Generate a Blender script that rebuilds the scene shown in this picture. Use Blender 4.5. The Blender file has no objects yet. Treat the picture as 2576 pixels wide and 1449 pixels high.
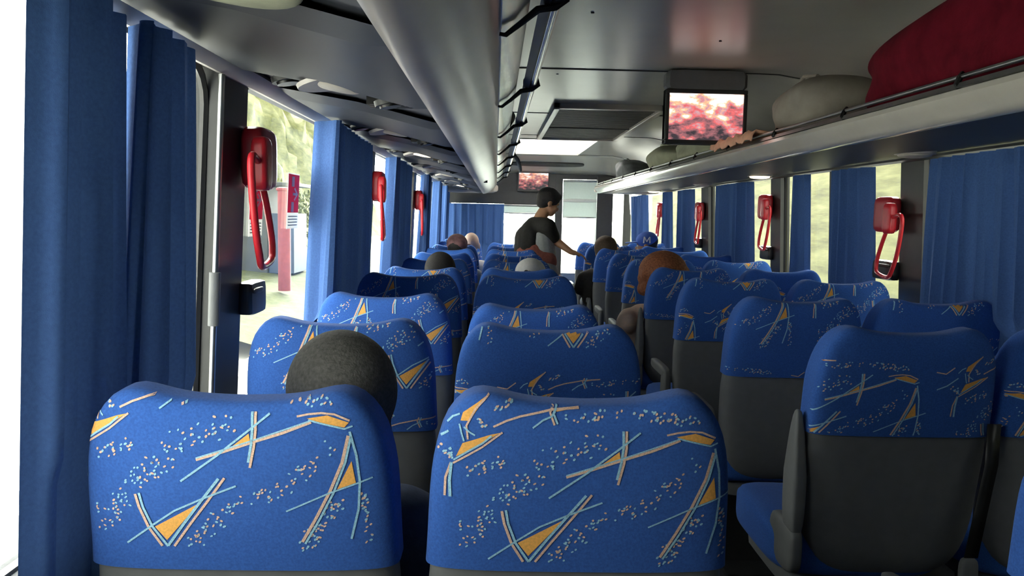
import bpy, bmesh, math, random
from mathutils import Vector, Matrix, Euler
from mathutils.bvhtree import BVHTree
random.seed(7)
C = bpy.context.scene.collection
sc = bpy.context.scene
PI = math.pi
CAMZ = 1.385
FPX = 2000.0

# ------------------------------------------------------------------ camera
def make_camera():
    r = 0.021
    vx, vy = -0.02, (724.5 - 538) / FPX
    a = vx * math.cos(r) - vy * math.sin(r)
    b = vx * math.sin(r) + vy * math.cos(r)
    q, p = math.atan(-a), math.atan(b)
    F = Vector((math.sin(q) * math.cos(p), math.cos(q) * math.cos(p), -math.sin(p)))
    R0 = F.cross(Vector((0, 0, 1))).normalized()
    U0 = R0.cross(F)
    R = R0 * math.cos(r) + U0 * math.sin(r)
    U = U0 * math.cos(r) - R0 * math.sin(r)
    m = Matrix(((R.x, U.x, -F.x, 0), (R.y, U.y, -F.y, 0), (R.z, U.z, -F.z, CAMZ), (0, 0, 0, 1)))
    cam = bpy.data.cameras.new('camera')
    cam.sensor_width = 36
    cam.lens = FPX / 2576 * 36
    cam.clip_start = 0.02
    o = bpy.data.objects.new('camera', cam)
    C.objects.link(o)
    o.matrix_world = m
    sc.camera = o
    return m
CM = make_camera()

def at(px, py, d):
    """a point d metres ahead along the coach, seen in the photograph at px, py"""
    v = CM.to_3x3() @ Vector(((px - 1288) / FPX, (724.5 - py) / FPX, -1))
    return Vector((0, 0, CAMZ)) + v * (d / v.y)

# ------------------------------------------------------------------ materials
def mat(name, col, rough=0.6, metal=0.0, noise=0.0, nscale=40, bump=0.0, bscale=200, spec=0.5, emit=None, estr=0, transl=0.0, sheen=0.0, alpha=None):
    m = bpy.data.materials.new(name)
    m.use_nodes = True
    nt = m.node_tree
    bs = nt.nodes['Principled BSDF']
    bs.inputs['Base Color'].default_value = (*col, 1)
    bs.inputs['Roughness'].default_value = rough
    bs.inputs['Metallic'].default_value = metal
    bs.inputs['Specular IOR Level'].default_value = spec
    if sheen:
        bs.inputs['Sheen Weight'].default_value = sheen
    tc = nt.nodes.new('ShaderNodeTexCoord')
    if noise:
        n = nt.nodes.new('ShaderNodeTexNoise')
        n.inputs['Scale'].default_value = nscale
        n.inputs['Detail'].default_value = 4
        nt.links.new(tc.outputs['Object'], n.inputs['Vector'])
        mr = nt.nodes.new('ShaderNodeMapRange')
        mr.inputs['From Min'].default_value = 0.3
        mr.inputs['From Max'].default_value = 0.7
        mr.inputs['To Min'].default_value = 1 - noise
        mr.inputs['To Max'].default_value = 1 + noise
        nt.links.new(n.outputs['Fac'], mr.inputs['Value'])
        mx = nt.nodes.new('ShaderNodeVectorMath')
        mx.operation = 'SCALE'
        mx.inputs[0].default_value = col
        nt.links.new(mr.outputs['Result'], mx.inputs['Scale'])
        nt.links.new(mx.outputs['Vector'], bs.inputs['Base Color'])
    if bump:
        n2 = nt.nodes.new('ShaderNodeTexNoise')
        n2.inputs['Scale'].default_value = bscale
        n2.inputs['Detail'].default_value = 3
        nt.links.new(tc.outputs['Object'], n2.inputs['Vector'])
        bp = nt.nodes.new('ShaderNodeBump')
        bp.inputs['Strength'].default_value = bump
        bp.inputs['Distance'].default_value = 0.002
        nt.links.new(n2.outputs['Fac'], bp.inputs['Height'])
        nt.links.new(bp.outputs['Normal'], bs.inputs['Normal'])
    if emit:
        bs.inputs['Emission Color'].default_value = (*emit, 1)
        bs.inputs['Emission Strength'].default_value = estr
    if transl:
        tr = nt.nodes.new('ShaderNodeBsdfTranslucent')
        tr.inputs['Color'].default_value = (*[min(1, c * 1.25) for c in col], 1)
        mix = nt.nodes.new('ShaderNodeMixShader')
        mix.inputs[0].default_value = transl
        nt.links.new(bs.outputs[0], mix.inputs[1])
        nt.links.new(tr.outputs[0], mix.inputs[2])
        nt.links.new(mix.outputs[0], nt.nodes['Material Output'].inputs['Surface'])
    return m

def glass_mat(name, tint=(0.93, 0.96, 0.95), refl=0.07):
    m = bpy.data.materials.new(name)
    m.use_nodes = True
    nt = m.node_tree
    nt.nodes.remove(nt.nodes['Principled BSDF'])
    t = nt.nodes.new('ShaderNodeBsdfTransparent')
    t.inputs[0].default_value = (*tint, 1)
    g = nt.nodes.new('ShaderNodeBsdfGlossy')
    g.inputs['Roughness'].default_value = 0.02
    mix = nt.nodes.new('ShaderNodeMixShader')
    mix.inputs[0].default_value = refl
    nt.links.new(t.outputs[0], mix.inputs[1])
    nt.links.new(g.outputs[0], mix.inputs[2])
    nt.links.new(mix.outputs[0], nt.nodes['Material Output'].inputs['Surface'])
    return m

def foliage_mat(name, c1, c2, c3, scale=1.2, stretch=(1, 1, 1)):
    m = bpy.data.materials.new(name)
    m.use_nodes = True
    nt = m.node_tree
    bs = nt.nodes['Principled BSDF']
    bs.inputs['Roughness'].default_value = 0.9
    bs.inputs['Specular IOR Level'].default_value = 0.1
    tc = nt.nodes.new('ShaderNodeTexCoord')
    mp = nt.nodes.new('ShaderNodeMapping')
    mp.inputs['Scale'].default_value = stretch
    nt.links.new(tc.outputs['Object'], mp.inputs['Vector'])
    n = nt.nodes.new('ShaderNodeTexNoise')
    n.inputs['Scale'].default_value = scale
    n.inputs['Detail'].default_value = 8
    n.inputs['Roughness'].default_value = 0.7
    nt.links.new(mp.outputs['Vector'], n.inputs['Vector'])
    cr = nt.nodes.new('ShaderNodeValToRGB')
    cr.color_ramp.elements[0].position = 0.34
    cr.color_ramp.elements[0].color = (*c1, 1)
    cr.color_ramp.elements[1].position = 0.66
    cr.color_ramp.elements[1].color = (*c3, 1)
    e = cr.color_ramp.elements.new(0.5)
    e.color = (*c2, 1)
    nt.links.new(n.outputs['Fac'], cr.inputs['Fac'])
    nt.links.new(cr.outputs['Color'], bs.inputs['Base Color'])
    return m

def screen_mat(name, seed, strength):
    """a crowd scene in reds, oranges and whites playing on a screen"""
    m = bpy.data.materials.new(name)
    m.use_nodes = True
    nt = m.node_tree
    bs = nt.nodes['Principled BSDF']
    bs.inputs['Base Color'].default_value = (0.01, 0.01, 0.01, 1)
    bs.inputs['Roughness'].default_value = 0.25
    tc = nt.nodes.new('ShaderNodeTexCoord')
    mp = nt.nodes.new('ShaderNodeMapping')
    mp.inputs['Location'].default_value = (seed, seed * 0.7, seed * 1.3)
    mp.inputs['Rotation'].default_value = (0, math.radians(35), 0)
    mp.inputs['Scale'].default_value = (9, 9, 17)
    nt.links.new(tc.outputs['Object'], mp.inputs['Vector'])
    n = nt.nodes.new('ShaderNodeTexNoise')
    n.inputs['Scale'].default_value = 1.0
    n.inputs['Detail'].default_value = 5
    n.inputs['Roughness'].default_value = 0.65
    nt.links.new(mp.outputs['Vector'], n.inputs['Vector'])
    v = nt.nodes.new('ShaderNodeTexVoronoi')
    v.inputs['Scale'].default_value = 2.0
    nt.links.new(mp.outputs['Vector'], v.inputs['Vector'])
    sx = nt.nodes.new('ShaderNodeSeparateXYZ')
    nt.links.new(tc.outputs['Object'], sx.inputs[0])
    def math_(op, a, b):
        k = nt.nodes.new('ShaderNodeMath')
        k.operation = op
        for i, q in enumerate((a, b)):
            if isinstance(q, (int, float)):
                k.inputs[i].default_value = q
            else:
                nt.links.new(q, k.inputs[i])
        return k.outputs[0]
    a = math_('MULTIPLY', sx.outputs['Z'], 2.0)
    a = math_('ADD', a, n.outputs['Fac'])
    b = math_('MULTIPLY', v.outputs['Distance'], -0.30)
    a = math_('ADD', a, b)
    a = math_('ADD', a, 0.06)
    cr = nt.nodes.new('ShaderNodeValToRGB')
    els = cr.color_ramp.elements
    els[0].position = 0.20
    els[0].color = (0.03, 0.025, 0.03, 1)
    els[1].position = 0.66
    els[1].color = (1.0, 0.93, 0.9, 1)
    for pos, col in ((0.32, (0.22, 0.09, 0.10)), (0.40, (0.55, 0.10, 0.10)), (0.46, (0.35, 0.22, 0.25)), (0.52, (0.85, 0.32, 0.16)), (0.58, (0.95, 0.6, 0.5))):
        e = els.new(pos)
        e.color = (*col, 1)
    nt.links.new(a, cr.inputs['Fac'])
    nt.links.new(cr.outputs['Color'], bs.inputs['Emission Color'])
    bs.inputs['Emission Strength'].default_value = strength
    return m

M = {}
M['fabric'] = mat('blue_moquette', (0.040, 0.126, 0.44), 0.95, noise=0.16, nscale=260, bump=0.25, bscale=900, spec=0.15, sheen=0.08)
M['thread_blue'] = mat('pale_blue_thread', (0.33, 0.60, 0.76), 0.9, noise=0.25, nscale=500, spec=0.1)
M['thread_peach'] = mat('peach_thread', (0.76, 0.52, 0.40), 0.9, noise=0.25, nscale=500, spec=0.1)
M['thread_orange'] = mat('orange_patch', (0.90, 0.46, 0.12), 0.9, noise=0.12, nscale=300, spec=0.1)
M['thread_dark'] = mat('navy_thread', (0.012, 0.03, 0.10), 0.95, noise=0.12, nscale=300, spec=0.1)
M['shell'] = mat('grey_vinyl', (0.17, 0.175, 0.175), 0.55, noise=0.06, nscale=30, bump=0.15, bscale=500, spec=0.3)
M['plastic_dark'] = mat('charcoal_plastic', (0.035, 0.036, 0.035), 0.5, noise=0.1, nscale=25, bump=0.1)
M['pillar'] = mat('dark_pillar_trim', (0.030, 0.031, 0.028), 0.42, noise=0.1, nscale=20)
M['black'] = mat('black_plastic', (0.012, 0.012, 0.012), 0.4, noise=0.1)
M['lower_wall'] = mat('grey_wall_carpet', (0.06, 0.062, 0.066), 0.9, noise=0.2, nscale=80, bump=0.3)
M['floor'] = mat('grey_floor_vinyl', (0.07, 0.072, 0.075), 0.6, noise=0.2, nscale=60)
M['cab_floor'] = mat('bounce_cab_floor', (0.55, 0.55, 0.53), 0.6, noise=0.08, nscale=20)  # separate pale floor added to bounce sunlight up to the front ceiling
M['brightener'] = mat('translucent_brightener', (0.85, 0.87, 0.85), 0.5, noise=0.03, nscale=4, transl=0.75)  # for the translucent panel added to brighten the front ceiling
M['ceiling'] = mat('satin_grey_ceiling', (0.46, 0.45, 0.38), 0.28, noise=0.04, nscale=6, spec=0.6)
M['seam'] = mat('ceiling_seam', (0.06, 0.06, 0.055), 0.6)
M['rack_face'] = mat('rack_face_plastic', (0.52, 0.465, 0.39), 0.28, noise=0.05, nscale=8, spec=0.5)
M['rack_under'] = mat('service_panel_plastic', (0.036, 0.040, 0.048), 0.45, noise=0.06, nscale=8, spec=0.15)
M['rack_gloss'] = mat('rack_front_plastic', (0.46, 0.44, 0.39), 0.14, noise=0.05, nscale=8, spec=0.6)
M['rack_trim'] = mat('trim_plastic', (0.45, 0.42, 0.39), 0.5, noise=0.06, nscale=10)
M['chrome'] = mat('bright_metal', (0.72, 0.73, 0.70), 0.22, 1.0, noise=0.08, nscale=14)
M['steel'] = mat('brushed_steel', (0.42, 0.43, 0.41), 0.34, 1.0, noise=0.1, nscale=20)
M['lens'] = mat('lamp_lens', (0.52, 0.47, 0.38), 0.45, noise=0.08)
M['lens_lit'] = mat('lit_lamp_lens', (0.8, 0.75, 0.6), 0.4, emit=(1.0, 0.80, 0.52), estr=3.0)
M['curtain'] = mat('blue_curtain_cloth', (0.058, 0.120, 0.30), 0.9, noise=0.12, nscale=160, bump=0.2, bscale=700, transl=0.035, spec=0.1)
M['red'] = mat('red_plastic', (0.62, 0.022, 0.035), 0.35, noise=0.06)
M['dark_red'] = mat('deep_red_plastic', (0.42, 0.018, 0.03), 0.38, noise=0.06)
M['white'] = mat('white_print', (0.8, 0.8, 0.78), 0.6, noise=0.03, transl=0.3)
M['sticker'] = mat('red_sticker', (0.70, 0.05, 0.13), 0.55, noise=0.05, transl=0.5)
M['print_grey'] = mat('grey_print', (0.35, 0.33, 0.33), 0.6, noise=0.03)
M['shade'] = mat('roller_shade_cloth', (0.58, 0.62, 0.60), 0.85, noise=0.05, transl=0.4)
M['glass'] = glass_mat('window_glass')
M['screen_side'] = screen_mat('crowd_picture', 3.0, 1.5)
M['screen_front'] = screen_mat('red_crowd_picture', 8.4, 0.85)
M['skin_dark'] = mat('brown_skin', (0.16, 0.075, 0.045), 0.55, noise=0.1, nscale=30)
M['skin_tan'] = mat('tan_skin', (0.42, 0.22, 0.12), 0.55, noise=0.08, nscale=30)
M['skin_pale'] = mat('fair_skin', (0.62, 0.42, 0.32), 0.55, noise=0.08, nscale=30)
M['hair_black'] = mat('black_hair', (0.022, 0.019, 0.017), 0.8, noise=0.4, nscale=220, bump=0.8, bscale=400)
M['hair_grey'] = mat('dark_grey_hair', (0.07, 0.068, 0.062), 0.85, noise=0.35, nscale=150, bump=0.8, bscale=300)
M['hair_brown'] = mat('brown_hair', (0.085, 0.055, 0.03), 0.75, noise=0.4, nscale=120, bump=0.8, bscale=300)
M['hair_auburn'] = mat('auburn_hair', (0.30, 0.10, 0.04), 0.75, noise=0.4, nscale=90, bump=0.8, bscale=240)
M['eye_white'] = mat('eye', (0.75, 0.74, 0.70), 0.3)
M['cloth_dark'] = mat('dark_cloth', (0.022, 0.020, 0.016), 0.9, noise=0.2, nscale=60, bump=0.3)
M['cloth_grey'] = mat('pale_grey_cloth', (0.42, 0.43, 0.39), 0.9, noise=0.1, nscale=60, bump=0.3)
M['cloth_white'] = mat('white_cloth', (0.70, 0.69, 0.65), 0.9, noise=0.06, nscale=60, bump=0.3)
M['cloth_rust'] = mat('rust_red_cloth', (0.34, 0.11, 0.075), 0.9, noise=0.15, nscale=60, bump=0.3)
M['cloth_tan'] = mat('tan_cloth', (0.86, 0.64, 0.48), 0.9, noise=0.08, nscale=60, bump=0.3)
M['cloth_navy'] = mat('navy_cloth', (0.03, 0.05, 0.10), 0.9, noise=0.15, nscale=60, bump=0.3)
M['cloth_blue'] = mat('cap_blue_cloth', (0.05, 0.12, 0.42), 0.85, noise=0.1, nscale=60)
M['cloth_maroon'] = mat('maroon_cloth', (0.11, 0.006, 0.014), 0.95, noise=0.25, nscale=14, bump=0.4, bscale=60, spec=0.08)
M['cap_check'] = mat('grey_maroon_cap_cloth', (0.20, 0.10, 0.10), 0.9, noise=0.5, nscale=18)
M['bag_beige'] = mat('beige_canvas', (0.30, 0.27, 0.225), 0.9, noise=0.1, nscale=20, bump=0.3, bscale=90)
M['bag_olive'] = mat('pale_olive_canvas', (0.34, 0.35, 0.24), 0.9, noise=0.1, nscale=20, bump=0.3, bscale=90)
M['bag_black'] = mat('black_nylon', (0.015, 0.015, 0.016), 0.6, noise=0.2, nscale=20, bump=0.3, bscale=90)
M['bag_grey'] = mat('slate_nylon', (0.12, 0.13, 0.13), 0.6, noise=0.3, nscale=20, bump=0.3, bscale=90)
M['peach_reflection'] = mat('peach_reflection', (0.75, 0.40, 0.26), 0.85, noise=0.12, nscale=30)  # colour of the screen's reflection, painted on a sheet over the rail
M['grille'] = mat('return_grille', (0.17, 0.16, 0.135), 0.45, noise=0.05)
M['asphalt'] = mat('asphalt', (0.13, 0.13, 0.135), 0.9, noise=0.15, nscale=3)
M['concrete'] = mat('burnt_out_concrete', (0.78, 0.77, 0.72), 0.9, noise=0.05, nscale=2)  # made this pale so the ground outside burns out white
M['line'] = mat('road_paint', (0.85, 0.85, 0.82), 0.8, noise=0.05)
M['hill_left'] = foliage_mat('hedge_bank_foliage', (0.030, 0.037, 0.009), (0.080, 0.084, 0.024), (0.14, 0.14, 0.056), 0.9, (1, 0.7, 1.4))
M['hill_right'] = foliage_mat('dry_grass_bank', (0.035, 0.035, 0.010), (0.072, 0.072, 0.025), (0.11, 0.108, 0.045), 1.6, (1, 0.35, 2.6))
M['verge'] = foliage_mat('verge_grass', (0.05, 0.056, 0.022), (0.072, 0.08, 0.033), (0.10, 0.10, 0.055), 4.0)
M['post_red'] = mat('weathered_red_paint', (0.17, 0.035, 0.04), 0.7, noise=0.15, nscale=6)
M['kiosk_grey'] = mat('kiosk_render', (0.055, 0.06, 0.055), 0.8, noise=0.15, nscale=2)
M['kiosk_blue'] = mat('kiosk_blue_paint', (0.045, 0.065, 0.10), 0.7, noise=0.15, nscale=2)
M['leaf'] = foliage_mat('roadside_leaves', (0.035, 0.045, 0.012), (0.10, 0.11, 0.035), (0.18, 0.19, 0.085), 3.0)
M['bark'] = mat('bark', (0.2, 0.16, 0.11), 0.9, noise=0.3, nscale=8)

# ------------------------------------------------------------------ mesh helpers
class MB:
    def __init__(self):
        self.v, self.f, self.m = [], [], []
    def add(self, vs, fs, mi=0):
        o = len(self.v)
        self.v += [tuple(p) for p in vs]
        for f in fs:
            self.f.append(tuple(i + o for i in f))
            self.m.append(mi)
        return self
    def box(self, x0, x1, y0, y1, z0, z1, mi=0):
        vs = [(x, y, z) for x in (x0, x1) for y in (y0, y1) for z in (z0, z1)]
        return self.add(vs, [(0, 1, 3, 2), (4, 6, 7, 5), (0, 4, 5, 1), (2, 3, 7, 6), (0, 2, 6, 4), (1, 5, 7, 3)], mi)
    def rbox(self, c, h, n=4.0, seg=10, fn=None, mi=0, rot=None):
        """soft box: centre c, half sizes h"""
        idx, vs, fs = {}, [], []
        def vert(p):
            k = tuple(round(q, 5) for q in p)
            if k not in idx:
                s = sum(abs(q) ** n for q in p) ** (1 / n)
                q = Vector([u / s for u in p])
                w = Vector((q.x * h[0], q.y * h[1], q.z * h[2]))
                if fn:
                    w = Vector(fn(q, w))
                if rot:
                    w = rot @ w
                idx[k] = len(vs)
                vs.append(w + Vector(c))
            return idx[k]
        g = [math.tan(-PI / 4 + PI / 2 * i / seg) for i in range(seg + 1)]
        for ax in range(3):
            for s in (-1, 1):
                for i in range(seg):
                    for j in range(seg):
                        q = []
                        for a, b in ((i, j), (i + 1, j), (i + 1, j + 1), (i, j + 1)):
                            p = [0, 0, 0]
                            p[ax] = s
                            p[(ax + 1) % 3] = g[a]
                            p[(ax + 2) % 3] = g[b]
                            q.append(vert(p))
                        fs.append(q if s > 0 else q[::-1])
        return self.add(vs, fs, mi)
    def tube(self, pts, r, seg=10, mi=0, closed=False, caps=True):
        pts = [Vector(p) for p in pts]
        n = len(pts)
        rs = r if isinstance(r, (list, tuple)) else [r] * n
        vs, fs = [], []
        prev = None
        for i, p in enumerate(pts):
            if closed:
                t = (pts[(i + 1) % n] - pts[i - 1]).normalized()
            else:
                t = (pts[min(i + 1, n - 1)] - pts[max(i - 1, 0)]).normalized()
            if prev is None:
                a = t.orthogonal().normalized()
            else:
                a = (prev - t * prev.dot(t)).normalized()
            prev = a
            b = t.cross(a)
            for k in range(seg):
                an = 2 * PI * k / seg
                vs.append(p + (a * math.cos(an) + b * math.sin(an)) * rs[i])
        m = n if closed else n - 1
        for i in range(m):
            for k in range(seg):
                k2 = (k + 1) % seg
                j = (i + 1) % n
                fs.append((i * seg + k, i * seg + k2, j * seg + k2, j * seg + k))
        if not closed and caps:
            fs.append(tuple(range(seg))[::-1])
            fs.append(tuple((n - 1) * seg + k for k in range(seg)))
        return self.add(vs, fs, mi)
    def prism(self, prof, y0, y1, mi=0, seg=1):
        """closed x,z outline swept along the coach"""
        n = len(prof)
        vs, fs = [], []
        for s in range(seg + 1):
            y = y0 + (y1 - y0) * s / seg
            vs += [(x, y, z) for x, z in prof]
        for s in range(seg):
            for i in range(n):
                j = (i + 1) % n
                fs.append((s * n + i, s * n + j, (s + 1) * n + j, (s + 1) * n + i))
        fs.append(tuple(range(n))[::-1])
        fs.append(tuple(seg * n + i for i in range(n)))
        return self.add(vs, fs, mi)
    def disc(self, c, r, h, axis=(0, 0, 1), seg=28, mi=0, sq=(1, 1)):
        ax = Vector(axis).normalized()
        a = Vector((1, 0, 0)) if abs(ax.x) < 0.9 else Vector((0, 1, 0))
        a = (a - ax * a.dot(ax)).normalized()
        b = ax.cross(a)
        c = Vector(c)
        vs, fs = [], []
        for k in range(seg):
            an = 2 * PI * k / seg
            d = a * math.cos(an) * r * sq[0] + b * math.sin(an) * r * sq[1]
            vs += [c + d, c + d * 0.97 + ax * h]
        for k in range(seg):
            j = (k + 1) % seg
            fs.append((2 * k, 2 * j, 2 * j + 1, 2 * k + 1))
        fs.append(tuple(2 * k for k in range(seg))[::-1])
        fs.append(tuple(2 * k + 1 for k in range(seg)))
        return self.add(vs, fs, mi)
    def capsule(self, p0, r0, p1, r1, seg=14):
        p0, p1 = Vector(p0), Vector(p1)
        d = (p1 - p0)
        L = d.length
        t = d / L
        pts, rs = [], []
        for k in range(5):
            a = PI / 2 * (1 - k / 4)
            pts.append(p0 - t * r0 * math.sin(a)); rs.append(max(r0 * math.cos(a), 0.0006))
        for k in range(5):
            a = PI / 2 * k / 4
            pts.append(p1 + t * r1 * math.sin(a)); rs.append(max(r1 * math.cos(a), 0.0006))
        return self.tube(pts, rs, seg)
    def ell(self, c, r, rot=None, seg=8):
        return self.rbox(c, r, 2.0, seg, rot=rot)
    def mesh(self, name, mats, smooth=True, recalc=True):
        me = bpy.data.meshes.new(name)
        me.from_pydata(self.v, [], self.f)
        for m in (mats if isinstance(mats, (list, tuple)) else [mats]):
            me.materials.append(m)
        for p, mi in zip(me.polygons, self.m):
            p.material_index = mi
        if recalc:
            b = bmesh.new(); b.from_mesh(me)
            bmesh.ops.recalc_face_normals(b, faces=b.faces)
            b.to_mesh(me); b.free()
        if smooth:
            for p in me.polygons:
                p.use_smooth = True
            me.set_sharp_from_angle(angle=math.radians(38))
        me.update()
        return me

def put(name, me, parent=None, loc=None):
    o = bpy.data.objects.new(name, me)
    C.objects.link(o)
    if parent:
        o.parent = parent
    if loc:
        o.location = loc
    return o

def obj(name, mb, mats, parent=None, bevel=0.0, smooth=True, loc=None):
    o = put(name, mb.mesh(name, mats, smooth), parent, loc)
    if bevel:
        md = o.modifiers.new('bevel', 'BEVEL')
        md.width = bevel
        md.segments = 2
        md.limit_method = 'ANGLE'
    return o

def tag(o, label, cat, group=None, kind=None):
    if label: o['label'] = label
    if cat: o['category'] = cat
    if group: o['group'] = group
    if kind: o['kind'] = kind
    return o

def thing(name, label, cat, loc=(0, 0, 0), group=None, rotz=0):
    o = bpy.data.objects.new(name, None)
    o.empty_display_size = 0.1
    C.objects.link(o)
    o.location = loc
    o.rotation_euler = (0, 0, rotz)
    return tag(o, label, cat, group)

def struct(name, mb, mats, label=None, parent=None, bevel=0, smooth=True):
    o = obj(name, mb, mats, parent, bevel, smooth)
    if not parent:
        o['kind'] = 'structure'
        tag(o, label, 'coach interior' if label else None)
    return o

def dup(root, loc=None, rot=None, label=None, group=None):
    r = root.copy(); C.objects.link(r)
    if loc is not None: r.location = loc
    if rot is not None: r.rotation_euler = rot
    if label: r['label'] = label
    if group: r['group'] = group
    for ch in list(root.children):
        c = ch.copy(); C.objects.link(c); c.parent = r
        for g in list(ch.children):
            d = g.copy(); C.objects.link(d); d.parent = c
    return r

def remeshed(name, mb, mats, voxel=0.012, smooth=4, parent=None, loc=None, regions=None):
    """melt overlapping solids into one continuous skin"""
    me = mb.mesh(name + '_raw', mats, False)
    o = bpy.data.objects.new(name + '_raw', me)
    C.objects.link(o)
    md = o.modifiers.new('r', 'REMESH'); md.mode = 'VOXEL'; md.voxel_size = voxel
    ms = o.modifiers.new('s', 'SMOOTH'); ms.iterations = smooth; ms.factor = 0.5
    dg = bpy.context.evaluated_depsgraph_get()
    out = bpy.data.meshes.new_from_object(o.evaluated_get(dg))
    bpy.data.objects.remove(o)
    out.name = name
    out.materials.clear()
    for m in (mats if isinstance(mats, (list, tuple)) else [mats]):
        out.materials.append(m)
    for p in out.polygons:
        p.use_smooth = True
        p.material_index = regions(p.center) if regions else 0
    return put(name, out, parent, loc)

# ------------------------------------------------------------------ shell of the coach
YB, YF = -2.3, 10.2          # back and front bulkhead
TILT = 0.045
def lw(z): return -0.665 - TILT * (1.72 - z)
def rw(z): return 1.835 + TILT * (1.72 - z)
ZS, ZT = 0.82, 1.72          # sill and head of the side windows
ZC = 2.105                   # ceiling

struct('floor_cab', MB().box(-0.75, 1.95, 9.6, 11.6, -0.055, 0.004), M['cab_floor'], 'added pale floor of the driver cab and front step, bouncing light up')
struct('floor', MB().box(-0.75, 1.95, YB - 0.1, 11.6, -0.06, 0.0), M['floor'], 'grey vinyl floor of the coach under the seats')

def side_wall(side, name, pillars, label):
    w = lw if side < 0 else rw
    def slab(y0, y1, z0, z1, t=0.06, mb=None, mi=0):
        mb = mb if mb is not None else MB()
        s = side
        prof = [(w(z0), z0), (w(z0) + s * t, z0), (w(z1) + s * t, z1), (w(z1), z1)]
        return mb.prism(prof, y0, y1, mi)
    m = MB()
    slab(YB, 11.6, -0.02, ZS, mb=m, mi=1)
    slab(YB, 11.6, ZT, 2.16, mb=m, mi=0)
    for y0, y1 in pillars:
        slab(y0, y1, ZS - 0.02, ZT + 0.02, mb=m, mi=0)
    struct(name, m, [M['pillar'], M['lower_wall']], label, smooth=False)
    ys = [YB] + [q for p in pillars for q in p] + [11.6]
    panes = [(ys[i], ys[i + 1]) for i in range(0, len(ys), 2) if ys[i + 1] - ys[i] > 0.05]
    return panes

LP = [(-0.55, -0.35), (1.95, 2.17), (4.22, 4.42), (6.5, 6.7), (8.75, 8.95), (10.1, 10.3)]
RP = [(-1.700, -1.500), (0.000, 0.200), (1.701, 1.906), (3.423, 3.618), (4.295, 4.397), (5.156, 5.340), (6.047, 6.130), (6.919, 7.154), (8.630, 8.815), (10.100, 10.300)]
lpanes = side_wall(-1, 'wall_left', LP, 'dark plastic left side wall and window pillars of the coach')
rpanes = side_wall(1, 'wall_right', RP, 'dark plastic right side wall and window pillars of the coach')
k = 0
def win(side, y0, y1, frame=True):
    global k
    k += 1
    w = lw if side < 0 else rw
    s = side
    g = MB()
    prof = [(w(ZS) + s * 0.040, ZS), (w(ZS) + s * 0.046, ZS), (w(ZT) + s * 0.046, ZT), (w(ZT) + s * 0.040, ZT)]
    g.prism(prof, y0, y1)
    o = struct('window_%d' % k, g, M['glass'], 'side window glass', smooth=False)
    # rubber gasket with rounded corners just inside the opening
    r = 0.09
    if y1 - y0 > 0.3:
        pts = []
        for cy, cz, a0 in ((y1 - r, ZT - r, 0), (y0 + r, ZT - r, 90), (y0 + r, ZS + r, 180), (y1 - r, ZS + r, 270)):
            for q in range(5):
                a = math.radians(a0 + 90 * q / 4)
                yy, zz = cy + r * math.cos(a), cz + r * math.sin(a)
                pts.append((w(zz) + s * 0.034, yy, zz))
        obj('window_gasket', MB().tube(pts, 0.011, 6, closed=True), M['black'], o)
        # dark painted corners outside the gasket
    return o
for y0, y1 in lpanes: win(-1, y0, y1)
for y0, y1 in rpanes: win(1, y0, y1)
for o in [q for q in C.objects if q.name.startswith('window_') and q.get('kind')]:
    y = sum((Vector(b)).y for b in o.bound_box) / 8
    x = sum((Vector(b)).x for b in o.bound_box) / 8
    o['label'] = 'side window glass, %s wall of the coach, %.1f metres %s' % ('left' if x < 0 else 'right', abs(y), 'ahead of the camera' if y > 0 else 'behind the camera')

struct('wall_back', MB().box(-0.8, 1.95, YB - 0.12, YB, -0.05, 2.2), M['lower_wall'], 'dark rear wall of the coach behind the camera')
# ceiling: flat middle, curving down over the racks
prof = []
cx = 0.565
for i in range(25):
    t = -1 + 2 * i / 24
    x = cx + t * 1.24
    z = ZC - 0.16 * max(0, (abs(t) - 0.62) / 0.38) ** 2
    prof.append((x, z))
prof2 = prof + [(x, z + 0.05) for x, z in reversed(prof)]
HY0, HY1, HA, HB = 7.66, 9.56, 8, 16              # roof hatch opening, added to let daylight in at the front
mcl = MB().prism(prof2, YB - 0.05, HY0)
for seg_ in (prof[:HA + 1], prof[HB:]):
    mcl.prism(seg_ + [(x, z + 0.05) for x, z in reversed(seg_)], HY0, HY1)
mcl.prism(prof2, HY1, 9.62)
ce = struct('ceiling', mcl, M['ceiling'], 'satin grey ceiling panels of the coach')
t = thing('roof_brightener', 'added glowing white roof hatch in the front ceiling beyond the air grille', 'roof hatch', ((prof[HA][0] + prof[HB][0]) / 2, (HY0 + HY1) / 2, ZC))
hw_, hl_ = (prof[HB][0] - prof[HA][0]) / 2, (HY1 - HY0) / 2
obj('cover', MB().rbox((0, 0, 0.055), (hw_ + 0.03, hl_ + 0.03, 0.012), 8, 8), M['brightener'], t)
fm = MB()
fm.box(-hw_, -hw_ + 0.02, -hl_, hl_, -0.006, 0.05); fm.box(hw_ - 0.02, hw_, -hl_, hl_, -0.006, 0.05)
fm.box(-hw_, hw_, -hl_, -hl_ + 0.02, -0.006, 0.05); fm.box(-hw_, hw_, hl_ - 0.02, hl_, -0.006, 0.05)
fm.box(-hw_, hw_, -0.02, -0.005, 0.03, 0.05)
obj('frame', fm, M['ceiling'], t)
m = MB()                                                  # ceiling dips at the front towards the bulkhead
def dip(y): return -0.20 * ((y - 9.60) / 0.6) ** 1.4
n = len(prof)
vs, fs = [], []
for s_ in range(7):
    y = 9.60 + 0.6 * s_ / 6
    vs += [(x, y, z + dip(y)) for x, z in prof]
for s_ in range(6):
    for i in range(n - 1):
        fs.append((s_ * n + i, s_ * n + i + 1, (s_ + 1) * n + i + 1, (s_ + 1) * n + i))
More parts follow.
